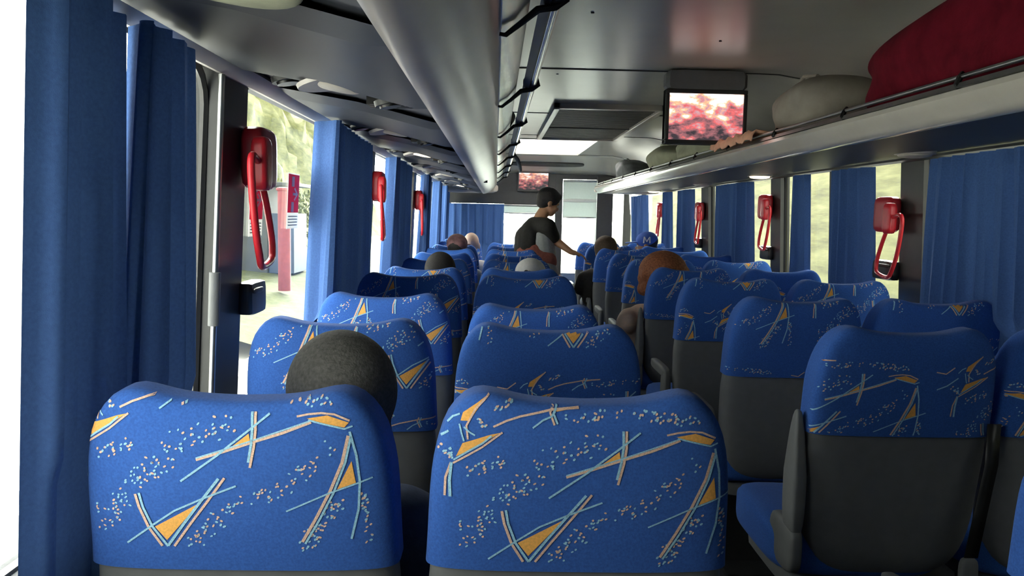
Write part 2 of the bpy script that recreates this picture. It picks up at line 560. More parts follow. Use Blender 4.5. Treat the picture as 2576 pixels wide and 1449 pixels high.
m.add(vs, fs)
o = struct('ceiling_front', m, M['ceiling'], 'front end of the grey ceiling curving down to the bulkhead')
md = o.modifiers.new('t', 'SOLIDIFY'); md.thickness = 0.04; md.offset = 1
tn = 0
for y in (2.45, 4.0, 5.72, 7.3, 9.58):
    tn += 1
    pr = [(x, z - 0.0035) for x, z in prof[3:-3]] + [(x, z + 0.01) for x, z in reversed(prof[3:-3])]
    struct('trim_%d' % tn, MB().prism(pr, y - 0.007, y + 0.007), M['seam'], 'dark cross seam in the ceiling %.1f metres ahead of the camera' % y)
# small ceiling screws
m = MB()
for x, y in ((0.33, 2.9), (0.30, 4.15), (0.9, 3.3)):
    m.disc((x, y, ZC + 0.001), 0.006, -0.004, seg=10)
obj('screw_cap', m, M['black'], ce)

# return air grille in the ceiling
t = thing('ceiling_air_grille', 'long dark rectangular air grille set in the grey ceiling above the aisle', 'air grille', (0.73, 6.3, ZC))
m = MB()
X0, X1, Y0, Y1 = -0.37, 0.37, -1.1, 1.1
for a in ((X0, X0 + 0.045, Y0, Y1), (X1 - 0.045, X1, Y0, Y1), (X0, X1, Y0, Y0 + 0.05), (X0, X1, Y1 - 0.05, Y1)):
    m.box(a[0], a[1], a[2], a[3], -0.035, 0.01)
obj('frame', m, M['rack_face'], t, bevel=0.006)
obj('panel', MB().box(X0 + 0.04, X1 - 0.04, Y0 + 0.04, Y1 - 0.04, -0.014, 0.01), M['grille'], t)
m = MB()
for i in range(34):
    y = Y0 + 0.08 + i * (Y1 - Y0 - 0.16) / 33
    m.box(X0 + 0.05, X1 - 0.05, y - 0.008, y + 0.008, -0.020, -0.010)
obj('slats', m, M['grille'], t)
obj('crossbar', MB().box(X0 + 0.04, X1 - 0.04, 0.15, 0.17, -0.026, -0.01), M['seam'], t)

# ------------------------------------------------------------------ luggage racks
def bracket_pts(side, cxs):
    return cxs
# left rack -----------------------------------------------------------------
Z0 = CAMZ
yr0, yr1 = YB + 0.02, 9.75
L = thing('luggage_rack', 'grey overhead luggage rack along the left windows with rail', 'luggage rack', (0, 0, 0))
# underside service panel
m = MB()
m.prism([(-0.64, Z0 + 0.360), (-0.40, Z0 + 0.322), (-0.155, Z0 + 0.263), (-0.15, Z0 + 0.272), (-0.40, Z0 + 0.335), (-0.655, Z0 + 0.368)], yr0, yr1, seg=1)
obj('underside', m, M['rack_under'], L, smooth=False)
m = MB()
pf = [(-0.166, Z0 + 0.243), (-0.150, Z0 + 0.240), (-0.125, Z0 + 0.246), (-0.075, Z0 + 0.272), (-0.025, Z0 + 0.312), (-0.004, Z0 + 0.345), (0.0, Z0 + 0.362)]
m.prism(pf + [(-0.012, Z0 + 0.364), (-0.03, Z0 + 0.33), (-0.09, Z0 + 0.28), (-0.15, Z0 + 0.256)], yr0, yr1)
obj('front_panel', m, M['rack_face'], L)
obj('window_trim', MB().prism([(-0.672, Z0 + 0.322), (-0.655, Z0 + 0.318), (-0.632, Z0 + 0.330), (-0.622, Z0 + 0.345), (-0.64, Z0 + 0.37), (-0.68, Z0 + 0.37)], yr0, yr1), M['rack_trim'], L)
obj('tray', MB().prism([(-0.66, Z0 + 0.362), (-0.02, Z0 + 0.352), (-0.02, Z0 + 0.358), (-0.66, Z0 + 0.372)], yr0, yr1), M['plastic_dark'], L)
obj('lip', MB().prism([(-0.004, Z0 + 0.360), (0.004, Z0 + 0.358), (0.030, Z0 + 0.376), (0.058, Z0 + 0.410), (0.054, Z0 + 0.416), (0.026, Z0 + 0.384)], yr0, yr1), M['chrome'], L)
obj('rail', MB().tube([(0.112, yr0, Z0 + 0.43), (0.112, yr1 - 0.3, Z0 + 0.43)], 0.013, 12), M['chrome'], L)
obj('rail_cover', MB().prism([(0.080, Z0 + 0.418), (0.100, Z0 + 0.414), (0.104, Z0 + 0.444), (0.086, Z0 + 0.452)], yr0, yr1 - 0.3), M['black'], L)
y = -0.5
while y < 9.4:
    b = MB()
    b.tube([(0.0, y, Z0 + 0.352), (0.012, y, Z0 + 0.350), (0.04, y, Z0 + 0.372), (0.075, y + 0.02, Z0 + 0.405), (0.11, y + 0.02, Z0 + 0.411), (0.132, y + 0.02, Z0 + 0.425), (0.126, y + 0.02, Z0 + 0.45)], [0.004, 0.005, 0.006, 0.008, 0.008, 0.007, 0.005], 8)
    b.rbox((0.105, y + 0.02, Z0 + 0.432), (0.024, 0.014, 0.018), 4, 5)
    obj('rail_bracket', b, M['black'], L)
    y += 1.05
# rounded nose closing the far end
obj('end_cap', MB().rbox((-0.32, 9.74, Z0 + 0.31), (0.34, 0.06, 0.062), 4, 8), M['rack_face'], L)

# service panels under the left rack
def under(x):          # height of the underside
    if x < -0.40: return Z0 + 0.300 + (x + 0.40) / (-0.24) * 0.038
    return Z0 + 0.300 + (x + 0.40) / (0.236) * (-0.057)
PY = [0.80, 1.96, 3.04, 4.15, 5.22, 6.3, 7.4, 8.6]
REC = 0.008
for i, y in enumerate(PY):
    lit = i in (3, 7)
    # smooth cover from just past this lamp to the middle of the next one, proud of the recess
    c = MB()
    y1 = (PY[i + 1] - 0.01) if i + 1 < len(PY) else yr1
    xs = [-0.632, -0.61, -0.50, -0.40, -0.30, -0.20, -0.160]
    bot = [(x, under(x) + (0.006 if x in (-0.632, -0.160) else -0.004)) for x in xs]
    top = [(x, under(x) + REC + 0.006) for x in xs]
    n_ = len(xs)
    prof_ = bot + top[::-1]
    pts_ = []
    y0 = y + (0.36 if i else 0.33)
    c.prism(prof_, y0 + 0.10, y1)
    # sloped lead-in
    b0 = len(c.v)
    lead = [(x, y0, under(x) + REC + 0.002) for x in xs] + [(x, y0 + 0.10, z) for x, z in bot]
    c.add(lead, [(q, q + 1, n_ + q + 1, n_ + q) for q in range(n_ - 1)])
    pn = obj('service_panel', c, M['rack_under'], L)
    zc = under(-0.40) + REC
    ax = Vector((0.20, 0, -1)).normalized()
    if i == 0:
        h = MB(); h.rbox((-0.42, y + 0.15, zc - 0.004), (0.185, 0.235, 0.020), 2.3, 14, rot=Euler((0, 0.2, 0)).to_matrix())
        o = obj('speaker_cover', h, M['bag_olive'], pn); o['label'] = 'large olive round cover'
    else:
        h = MB(); h.disc((-0.40, y, zc + 0.004), 0.086, 0.010, ax, seg=32)
        obj('lamp_bezel', h, M['rack_trim'], pn)
        l_ = MB(); l_.rbox((-0.40, y, zc - 0.004), (0.070, 0.070, 0.015), 2.4, 10, rot=Euler((0, 0.2, 0)).to_matrix())
        o = obj('lamp_lens', l_, M['lens_lit'] if lit else M['lens'], pn)
        o['label'] = 'lit round reading lamp' if lit else 'unlit beige round reading lamp'
        for vx in (-0.525, -0.27):
            v = MB()
            zz = under(vx) + REC
            v.disc((vx, y + 0.07, zz + 0.003), 0.042, 0.014, ax, seg=22)
            v.disc((vx, y + 0.07, zz - 0.010), 0.028, 0.007, ax, seg=18, mi=1)
            obj('air_vent', v, [M['plastic_dark'], M['black']], pn)
        s_ = MB()
        for q in range(4):
            s_.box(-0.34, -0.21, y + 0.135 + q * 0.022, y + 0.143 + q * 0.022, under(-0.28) + REC - 0.004, under(-0.28) + REC + 0.02)
        obj('speaker_slots', s_, M['black'], pn)
# tiny square hole in the front panel
obj('latch_hole', MB().box(-0.105, -0.075, 6.55, 6.62, Z0 + 0.253, Z0 + 0.28), M['black'], L)

# right rack ----------------------------------------------------------------
RY1 = 8.75
R_ = thing('luggage_rack', 'grey overhead luggage rack along the right windows, bags showing behind its rail', 'luggage rack', (0, 0, 0))
m = MB()
pf = [(1.088, Z0 + 0.318), (1.072, Z0 + 0.312), (1.066, Z0 + 0.298), (1.074, Z0 + 0.281), (1.092, Z0 + 0.268), (1.096, Z0 + 0.262), (1.108, Z0 + 0.250), (1.135, Z0 + 0.245), (1.15, Z0 + 0.247)]
m.prism(pf + [(1.15, Z0 + 0.262), (1.12, Z0 + 0.27), (1.10, Z0 + 0.30)], yr0, RY1)
obj('front_panel', m, M['rack_gloss'], R_)
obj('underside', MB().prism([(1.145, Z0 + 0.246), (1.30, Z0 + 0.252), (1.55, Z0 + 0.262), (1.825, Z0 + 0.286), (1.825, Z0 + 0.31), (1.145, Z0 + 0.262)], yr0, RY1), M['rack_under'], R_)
obj('window_trim', MB().prism([(1.81, Z0 + 0.275), (1.835, Z0 + 0.268), (1.845, Z0 + 0.29), (1.835, Z0 + 0.34), (1.81, Z0 + 0.33)], yr0, RY1), M['pillar'], R_)
obj('tray', MB().prism([(1.09, Z0 + 0.296), (1.835, Z0 + 0.312), (1.835, Z0 + 0.322), (1.09, Z0 + 0.308)], yr0, RY1), M['plastic_dark'], R_)
obj('rail', MB().tube([(1.085, yr0, Z0 + 0.343), (1.085, RY1 - 0.1, Z0 + 0.343)], 0.006, 10), M['steel'], R_)
obj('lip_strip', MB().prism([(1.070, Z0 + 0.315), (1.092, Z0 + 0.318), (1.092, Z0 + 0.330), (1.076, Z0 + 0.328)], yr0, RY1 - 0.05), M['steel'], R_)
y = -0.6
while y < RY1 - 0.2:
    b = MB()
    b.tube([(1.082, y, Z0 + 0.312), (1.074, y, Z0 + 0.325), (1.080, y, Z0 + 0.338), (1.092, y + 0.01, Z0 + 0.354)], [0.006, 0.007, 0.008, 0.005], 8)
    obj('rail_bracket', b, M['black'], R_)
    y += 0.62
obj('end_cap', MB().rbox((1.43, RY1, Z0 + 0.285), (0.36, 0.05, 0.042), 4, 8), M['rack_face'], R_)
# small lamps under the right rack
for i, (y, lit) in enumerate([(1.9, 0), (3.05, 0), (4.85, 1), (6.2, 0), (8.1, 1)]):
    t = thing('reading_lamp', '%s round reading lamp under the right rack, %s' % ('lit' if lit else 'unlit', ['nearest the camera', 'second from the camera', 'above the middle red handle', 'fourth from the camera', 'farthest from the camera'][i]), 'reading lamp', (1.60, y, Z0 + 0.268), 'reading lamps under the right rack')
    obj('bezel', MB().disc((0, 0, 0.004), 0.075, -0.012, seg=24), M['rack_trim'], t)
    l_ = MB(); l_.rbox((0, 0, -0.010), (0.058, 0.058, 0.012), 2.4, 8)
    obj('lamp_lens', l_, M['lens_lit'] if lit else M['lens'], t)

# ------------------------------------------------------------------ front bulkhead
m = MB()
m.box(-0.75, 0.76, YF, YF + 0.10, Z0 + 0.13, 2.16)           # deep header over driver and centre glass
m.box(0.76, 1.30, YF, YF + 0.10, Z0 + 0.46, 2.16)
m.box(1.30, 1.95, YF, YF + 0.10, Z0 + 0.30, 2.16)
m.box(0.755, 0.845, YF - 0.02, YF + 0.08, 0.0, Z0 + 0.5)     # post left of the doorway
m.box(1.285, 1.49, YF - 0.02, YF + 0.12, 0.0, Z0 + 0.5)      # post right of it
m.box(-0.75, 0.76, YF, YF + 0.06, 0.0, 0.72)                 # low wall
struct('wall_front', m, M['plastic_dark'], 'dark front bulkhead with header, posts and low wall', smooth=False)
struct('window_front', MB().box(-0.70, 0.76, YF + 0.03, YF + 0.036, 0.72, Z0 + 0.13), M['glass'], 'glass of the front bulkhead beside the driver')
d = struct('door_front', MB().box(0.845, 1.285, YF + 0.03, YF + 0.036, 0.05, Z0 + 0.46), M['glass'], 'glazed front doorway right of the standing person')
struct('trim_front', MB().rbox((0.62, 9.93, ZC - 0.095), (0.46, 0.05, 0.016), 4, 8, rot=Euler((-0.38, 0, 0)).to_matrix()), M['plastic_dark'], 'long dark slot trim on the ceiling above the front screen')
# coach nose beyond: windscreen pillars, dash and windscreen
m = MB()
m.box(-0.75, 1.95, 11.5, 11.6, -0.05, 0.55)
m.box(-0.75, -0.65, 11.5, 11.6, 0.5, 2.2)
m.box(1.84, 1.95, 11.5, 11.6, 0.5, 2.2)
m.box(-0.75, 1.95, 11.5, 11.6, 2.05, 2.2)
m.box(-0.75, 1.95, YF + 0.05, 11.6, 2.14, 2.2)
struct('wall_nose', m, M['plastic_dark'], 'dark dashboard wall and frame of the windscreen at the very front', smooth=False)
struct('window_windscreen', MB().box(-0.65, 1.84, 11.54, 11.55, 0.55, 2.05), M['glass'], 'windscreen at the very front of the coach')
# roller shades
def shade(x0, x1, z0, z1, label, bar=None):
    t = thing('roller_shade', label, 'roller shade', ((x0 + x1) / 2, YF - 0.005 if bar else YF + 0.015, z1))
    w = (x1 - x0) / 2
    obj('cloth', MB().box(-w, w, -0.002, 0.002, z0 - z1, 0), M['shade'], t)
    obj('bottom_bar', MB().rbox((0, 0, z0 - z1), (w, 0.008, 0.010), 4, 5), M['steel'], t)
    obj('roller', MB().tube([(-w, 0, -0.012), (w, 0, -0.012)], 0.016, 10), M['steel'], t)
    if bar:
        obj('cross_bar', MB().rbox((0, -0.006, bar - z1), (w, 0.010, 0.022), 4, 5), M['white'], t)
shade(0.10, 0.752, Z0 + 0.015, Z0 + 0.128, 'short pale roller shade over the centre front glass behind the standing person')
shade(0.85, 1.28, Z0 - 0.025, Z0 + 0.45, 'pale grey roller shade half drawn over the front doorway glass', bar=Z0 + 0.19)

# ------------------------------------------------------------------ monitors
def monitor(loc, w, h, housing, scr, label, depth=0.07, top=0.0):
    t = thing('video_monitor', label, 'monitor', loc)
    b = MB()
    hw, hh = w / 2 + 0.018, h / 2 + 0.02
    b.box(-hw, hw, 0.0, depth, -hh, -h / 2)
    b.box(-hw, hw, 0.0, depth, h / 2, hh)
    b.box(-hw, -w / 2, 0.0, depth, -h / 2, h / 2)
    b.box(w / 2, hw, 0.0, depth, -h / 2, h / 2)
    b.box(-hw, hw, 0.02, depth, -hh, hh)
    obj('housing', b, housing, t, bevel=0.004)
    obj('screen', MB().box(-w / 2, w / 2, 0.008, 0.016, -h / 2, h / 2), scr, t)
    if top:
        obj('ceiling_mount', MB().rbox((0, 0.05, hh + top / 2 - 0.004), (hw, 0.05, top / 2), 8, 6), M['shell'], t)
    return t
c1 = at(1777, 294, 3.9)
monitor((c1.x, 3.9, c1.z), 0.362, 0.222, M['plastic_dark'], M['screen_side'], 'large video screen with a red and white crowd, hung by the right rack', 0.07, ZC - c1.z - 0.131)
c2 = at(1342, 457, YF)
monitor((c2.x, YF - 0.04, c2.z), 0.372, 0.215, M['plastic_dark'], M['screen_front'], 'small far video screen on the front header, above the standing person', 0.045)

# ------------------------------------------------------------------ coach seats
WX = 0.247
TOPZ = 1.102
def back_fn(grow=0.0):
    def fn(q, w):
        x, y, z = w
        u = q.z
        wv = 1.0 - 0.05 * max(0, 0.15 - (u - 0.45) ** 2) / 0.15 * 0.6
        if u < 0: wv *= 1 - 0.06 * (-u)
        x = x * wv * (1 + grow / 0.247)
        y = y * (1 + grow / 0.06) * (1 + 0.30 * max(0, -u))
        z = z + grow * q.z
        if u > 0:
            k = abs(q.x)
            z += u * (0.030 * math.exp(-((k - 0.72) / 0.26) ** 2) - 0.006 * (1 - k))
        # wings of the headrest come forward
        if q.y > 0 and u > 0.1:
            y += 0.03 * min(1, (u - 0.1) * 2) * max(0, abs(q.x) - 0.55) / 0.45
        y += 0.10 * (0.5 - 0.5 * u) + 0.012 * (1 - u * u)
        return (x, y, z)
    return fn
HZ = 0.345
CZ = TOPZ - HZ - 0.006
HEM = 0.820
def strip_cover():
    m = MB().rbox((0, 0.062, CZ), (WX, 0.060, HZ), 4.3, 30, back_fn(0.004))
    b = bmesh.new()
    vs = [b.verts.new(v) for v in m.v]
    for f in m.f: b.faces.new([vs[i] for i in f])
    # cut straight along the hem
    bmesh.ops.bisect_plane(b, geom=b.verts[:] + b.edges[:] + b.faces[:], plane_co=(0, 0, HEM), plane_no=(0, 0.0, 1), clear_inner=True)
    bmesh.ops.recalc_face_normals(b, faces=b.faces)
    b.verts.ensure_lookup_table(); b.faces.ensure_lookup_table(); b.verts.index_update()
    V = [v.co.copy() for v in b.verts]
    Fc = [tuple(v.index for v in f.verts) for f in b.faces]
    b.free()
    return V, Fc
CV, CF = strip_cover()
# make sure normals point outwards
_c = sum((V for V in CV), Vector()) / len(CV)
_f = max(CF, key=lambda f: sum((CV[i].z for i in f)))
_n = (CV[_f[1]] - CV[_f[0]]).cross(CV[_f[2]] - CV[_f[0]])
if _n.z < 0: CF = [f[::-1] for f in CF]
BVH = BVHTree.FromPolygons(CV, CF)

def pt(cx_, cy_):                 # pattern drawing units -> seat-back plane (x, z)
    return ((cx_ / 2.847 - 415) / 1639 + 0.004, 1.103 - (cy_ / 2.847 - 45) / 1639)
B_, P_, O_, D_ = 1, 2, 3, 4
STROKES = [
    (P_, 20, [(1040, 685), (1240, 620), (1430, 552), (1650, 480), (1850, 400)]),
    (B_, 10, [(1040, 672), (1430, 540), (1840, 392)]),
    (B_, 15, [(920, 850), (1190, 650), (1290, 565), (1420, 460), (1560, 345)]),
    (B_, 18, [(1437, 335), (1442, 450), (1432, 560), (1405, 700)]),
    (P_, 18, [(1460, 335), (1464, 460), (1450, 580), (1415, 740)]),
    (P_, 14, [(1750, 362), (1830, 345), (1920, 336), (2010, 345), (2115, 392)]),
    (B_, 12, [(1830, 385), (1930, 412), (2080, 450), (2135, 430)]),
    (P_, 22, [(2105, 500), (2060, 700), (1970, 920), (1865, 1130), (1760, 1320)]),
    (B_, 16, [(2125, 500), (2082, 700), (1995, 930), (1890, 1140), (1780, 1335)]),
    (B_, 17, [(2115, 470), (2160, 650), (2180, 850), (2168, 1060), (2112, 1300)]),
    (B_, 12, [(1655, 1075), (1960, 935), (2160, 862), (2270, 820)]),
    (B_, 14, [(490, 1350), (690, 1200), (860, 1080), (1060, 985), (1310, 880)]),
    (P_, 20, [(583, 960), (603, 1060), (660, 1220), (748, 1365)]),
    (B_, 18, [(612, 950), (632, 1060), (690, 1215), (790, 1365)]),
    (B_, 20, [(1190, 825), (1055, 1000), (920, 1180), (790, 1362)]),
    (P_, 18, [(1232, 820), (1095, 1010), (960, 1190), (835, 1365)]),
    (P_, 14, [(225, 605), (320, 545), (430, 475), (575, 358)]),
    (B_, 13, [(228, 580), (330, 510), (440, 440), (500, 385)]),
    (P_, 14, [(475, 100), (380, 200), (318, 320), (330, 420)]),
    (B_, 13, [(268, 310), (285, 380), (302, 435)]),
    (B_, 12, [(180, 310), (220, 265), (270, 240)]),
    (B_, 12, [(300, 330), (340, 365), (380, 388)]),
    (P_, 15, [(510, 320), (600, 275), (700, 242), (920, 198), (1120, 185)]),
    (B_, 13, [(790, 322), (860, 268), (925, 240), (962, 172)]),
    (P_, 15, [(935, 170), (912, 215), (945, 300)]),
    (B_, 15, [(962, 170), (938, 225), (966, 292)]),
    (P_, 17, [(165, 862), (170, 720), (210, 600)]),
    (B_, 22, [(205, 866), (200, 740), (213, 600)]),
    (B_, 15, [(-60, 520), (60, 470), (190, 370)]), (P_, 14, [(-90, 300), (30, 320), (130, 240)]),
]
PATCHES = [
    [(1262, 610), (1415, 487), (1425, 545)],
    [(1820, 375), (1960, 352), (2110, 405), (2078, 440), (1900, 402)],
    [(2125, 690), (2152, 858), (2020, 905)],
    [(705, 1213), (1038, 1020), (785, 1318)],
    [(245, 555), (292, 450), (490, 378), (560, 362), (420, 455)],
    [(275, 288), (292, 228), (450, 115), (340, 285)],
    [(930, 198), (1100, 186), (960, 210)],
]
BANDS = [((330, 1230), (560, 880), 60, 40), ((600, 860), (900, 600), 80, 46), ((900, 560), (1330, 390), 80, 34),
         ((350, 660), (600, 560), 45, 24), ((950, 1340), (1260, 1060), 60, 38), ((1260, 1040), (1700, 870), 55, 32),
         ((1700, 830), (2000, 560), 60, 24), ((1780, 1370), (1960, 1080), 60, 44), ((1980, 1080), (2060, 980), 50, 16),
         ((2210, 930), (2240, 1360), 25, 26), ((520, 190), (650, 150), 25, 12), ((1030, 260), (1500, 200), 30, 22),
         ((1550, 220), (2000, 280), 40, 38), ((390, 260), (450, 310), 25, 9), ((280, 1060), (300, 1150), 20, 4), ((130, 480), (210, 560), 30, 16)]
TW, TH = 2420, 1560
def cover_mesh(name, dx, dy):
    m = MB()
    m.add(CV, CF, 0)
    def hit(x, z):
        if z < HEM + 0.002: return None
        p, nn, i, d_ = BVH.ray_cast(Vector((x, -1, z)), Vector((0, 1, 0)))
        if p is None or nn.y > -0.05: return None
        return p + nn * 0.0007
    rr = random.Random(11)
    specks = []
    for (a, b, wd, cnt) in BANDS:
        for i in range(cnt):
            t_ = rr.random()
            specks.append((a[0] + (b[0] - a[0]) * t_ + rr.uniform(-wd, wd), a[1] + (b[1] - a[1]) * t_ + rr.uniform(-wd, wd),
                           rr.uniform(9, 15), rr.uniform(6.5, 9.5), math.radians(rr.choice((-50, -40, -30, -60, 20))), rr.choice((B_, P_, P_, B_))))
    lift = {B_: 0.0006, P_: 0.0004, O_: 0.0, D_: -0.0003}
    for ox in (-TW, 0, TW):
        for oy in (-TH, 0, TH):
            sx, sy = dx + ox, dy + oy
            for tri in PATCHES:
                c = (sum(p[0] for p in tri) / len(tri), sum(p[1] for p in tri) / len(tri))
                for i in range(len(tri)):
                    A, Bq = tri[i], tri[(i + 1) % len(tri)]
                    n_ = 10
                    def P2(u, v):
                        return hit(*pt(c[0] + (A[0] - c[0]) * u + (Bq[0] - c[0]) * v + sx, c[1] + (A[1] - c[1]) * u + (Bq[1] - c[1]) * v + sy))
                    for a in range(n_):
                        for b in range(n_ - a):
                            q = [P2(a / n_, b / n_), P2((a + 1) / n_, b / n_), P2(a / n_, (b + 1) / n_)]
                            if all(q): m.add(q, [(0, 1, 2)], O_)
                            if a + b < n_ - 1:
                                q = [P2((a + 1) / n_, b / n_), P2((a + 1) / n_, (b + 1) / n_), P2(a / n_, (b + 1) / n_)]
                                if all(q): m.add(q, [(0, 1, 2)], O_)
            for mi, w_, pl in STROKES:
                pts = []
                for a, b in zip(pl, pl[1:]):
                    n_ = max(2, int(math.hypot(b[0] - a[0], b[1] - a[1]) / 18))
                    pts += [(a[0] + (b[0] - a[0]) * i / n_, a[1] + (b[1] - a[1]) * i / n_) for i in range(n_)]
                pts.append(pl[-1])
                for extra, ml in ((0, mi),):
                    prev = None
                    for i, p in enumerate(pts):
                        a = pts[max(0, i - 1)]; b = pts[min(len(pts) - 1, i + 1)]
                        tx, ty = b[0] - a[0], b[1] - a[1]
                        ln = math.hypot(tx, ty) or 1
                        nx, ny = -ty / ln * (w_ / 2 + extra), tx / ln * (w_ / 2 + extra)
                        e1 = hit(*pt(p[0] + nx + sx, p[1] + ny + sy)); e2 = hit(*pt(p[0] - nx + sx, p[1] - ny + sy))
                        cur = None
                        if e1 and e2:
                            cur = (e1 + Vector((0, -lift[ml], 0)), e2 + Vector((0, -lift[ml], 0)))
                            if prev and (prev[0] - cur[0]).length < 0.03:
                                m.add([prev[0], prev[1], cur[1], cur[0]], [(0, 1, 2, 3)], ml)
                        prev = cur
            for (x, y, a, b, an, mi) in specks:
                q = []
                for k_ in range(6):
                    t_ = k_ * PI / 3
                    u, v = a * math.cos(t_), b * math.sin(t_)
                    q.append(hit(*pt(x + u * math.cos(an) - v * math.sin(an) + sx, y + u * math.sin(an) + v * math.cos(an) + sy)))
                if all(q): m.add(q, [tuple(range(6))], mi)
    me = m.mesh(name, [M['fabric'], M['thread_blue'], M['thread_peach'], M['thread_orange'], M['thread_dark']], smooth=False, recalc=False)
    for p in me.polygons: p.use_smooth = True
    return me
COVERS = [cover_mesh('seat_cover', 0, 0), cover_mesh('seat_cover', -129, -110), cover_mesh('seat_cover', 640, 520),
          cover_mesh('seat_cover', -900, 310), cover_mesh('seat_cover', 1180, -460)]

shell_me = MB().rbox((0, 0.062, CZ), (WX - 0.004, 0.058, HZ - 0.004), 4.3, 22, back_fn(0.0)).mesh('backrest', M['shell'])
def cush_fn(q, w):
    x, y, z = w
    if q.z > 0: z += 0.012 * abs(q.x) ** 2
    return (x, y, z)
cushion_me = MB().rbox((0, 0.36, 0.455), (0.245, 0.245, 0.068), 5, 14, cush_fn).mesh('seat_cushion', M['fabric'])
base = MB()
base.rbox((0, 0.36, 0.365), (0.205, 0.225, 0.035), 6, 6)
base_me = base.mesh('seat_pan', M['shell'])
leg = MB()
leg.prism([(-0.14, 0.0), (0.14, 0.0), (0.16, 0.34), (-0.16, 0.34)], 0.30, 0.36)
leg.box(-0.17, 0.17, 0.17, 0.52, 0.0, 0.018)
leg_me = leg.mesh('pedestal', M['plastic_dark'], False)
def arm_mesh(raised):
    a = MB()
    if raised:
        a.rbox((0, 0.115, 0.70), (0.021, 0.045, 0.175), 4, 10, lambda q, w: (w[0] * (1 - 0.45 * max(0, q.z)), w[1] * (1 - 0.55 * max(0, q.z)) , w[2]))
        a.rbox((0, 0.16, 0.49), (0.022, 0.09, 0.07), 4, 8)
    else:
        a.rbox((0, 0.33, 0.645), (0.020, 0.17, 0.024), 4, 10)
        a.rbox((0, 0.19, 0.53), (0.019, 0.05, 0.13), 4, 8)
    return a.mesh('armrest', M['shell'])
ARM_UP, ARM_DN = arm_mesh(True), arm_mesh(False)

ROWN = ['nearest row', 'second row', 'third row', 'fourth row', 'fifth row', 'sixth row', 'seventh row', 'eighth row', 'ninth row', 'tenth row', 'eleventh row']
def seat(x, y, cover, label, group, aisle, drop=0.0, recline=0.0, cush_dx=0.0, raised=False):
    t = thing('coach_seat', label, 'seat', (x, y, 0.0), group)
    piv = Vector((0, 0.17, 0.42))
    e = []
    b = put('backrest', shell_me, t)
    c = put('seat_cover', COVERS[cover], t)
    for o in (b, c):
        if recline or drop:
            R = Matrix.Rotation(math.radians(recline), 4, 'X')
            o.matrix_basis = Matrix.Translation((0, 0, -drop)) @ Matrix.Translation(piv) @ R @ Matrix.Translation(-piv)
        o['label'] = 'grey vinyl backrest' if o is b else 'blue fabric cover with orange triangles and scattered flecks'
    q = put('seat_cushion', cushion_me, t, (cush_dx, 0, 0))
    put('seat_pan', base_me, t, (cush_dx, 0, 0))
    put('pedestal', leg_me, t)
    put('armrest', ARM_UP if raised else ARM_DN, t, (aisle * (0.262 if (x < 0.5) == (aisle > 0) else 0.245), 0, 0))
    return t
YA, PITCH = 1.165, 0.785
XL = (-0.392, 0.142)
XR = (1.09, 1.598)
rl = random.Random(3)
SEATS = {}
look = {  # what sets single seats apart
    ('L', 0, 0): 'bright blue patterned coach seat beside the left curtain, dark-haired head above its top',
    ('L', 0, 1): 'brightly lit blue patterned coach seat, largest in view, bottom centre beside the aisle',
    ('L', 1, 0): 'navy patterned coach seat directly ahead of the large dark-haired head',
    ('L', 1, 1): 'navy patterned coach seat directly ahead of the big bright seat at bottom centre',
    ('L', 2, 0): 'navy patterned window seat, set low, third from the camera by the left windows',
    ('L', 2, 1): 'navy patterned seat leaning back low, third from the camera, left of the aisle',
    ('R', 1, 0): 'dark grey-backed coach seat right of the aisle, seat belt hanging at its side',
    ('R', 1, 1): 'dark coach seat by the right windows, cut by the right edge of the photo',
    ('R', 0, 0): 'coach seat at the bottom right corner, only a lit sliver of its cover showing',
}
for r in range(11):
    y = YA + PITCH * r
    for s in (0, 1):
        if r == 10 and s == 1: continue
        cov = {(0, 0): 1, (0, 1): 0}.get((r, s), rl.choice((2, 3, 4)))
        drop, rec = {(2, 0): (0.012, 0), (2, 1): (0.03, 4.0)}.get((r, s), ((0.022 if r >= 4 else 0), rl.uniform(-1, 1.5)))
        lab = look.get(('L', r, s), 'blue patterned coach seat, left %s column, %s from the camera' % ('window' if s == 0 else 'aisle', ROWN[r]))
        SEATS['L', r, s] = seat(XL[s], y, cov, lab, 'coach seats left of the aisle', 1 if s else -1, drop, rec)
    if r <= 9:
        for s in (0, 1):
            if r == 0 and s == 1: continue
            lab = look.get(('R', r, s), 'dark navy patterned coach seat, right %s column, %s from the camera' % ('aisle' if s == 0 else 'window', ROWN[r]))
            cov = rl.choice((2, 3, 4))
            SEATS['R', r, s] = seat(XR[s], y + (0.03 if r else -0.08), cov, lab, 'coach seats right of the aisle', -1 if s == 0 else 1, 0.0, rl.uniform(-1, 1.5), -0.05 if s == 0 else 0, raised=(s == 0 and r in (1, 4)))
# seat belt hanging beside the right aisle seat
t = SEATS['R', 1, 0]
b = MB()
pl = [(0.235, 0.055, 0.86), (0.232, 0.05, 0.75), (0.21, 0.045, 0.62), (0.19, 0.04, 0.50)]
vs, fs = [], []
for p in pl:
    vs += [(p[0] - 0.018, p[1] - 0.004, p[2]), (p[0] + 0.018, p[1] - 0.004, p[2])]
for i in range(len(pl) - 1): fs.append((2 * i, 2 * i + 1, 2 * i + 3, 2 * i + 2))
b.add(vs, fs)
so = obj('seat_belt', b, M['black'], t)
md = so.modifiers.new('t', 'SOLIDIFY'); md.thickness = 0.003
so['label'] = 'black webbing belt'
bu = obj('buckle', MB().rbox((0.186, 0.036, 0.455), (0.024, 0.012, 0.045), 4, 8), M['shell'], so)
bu['label'] = 'grey plastic buckle'

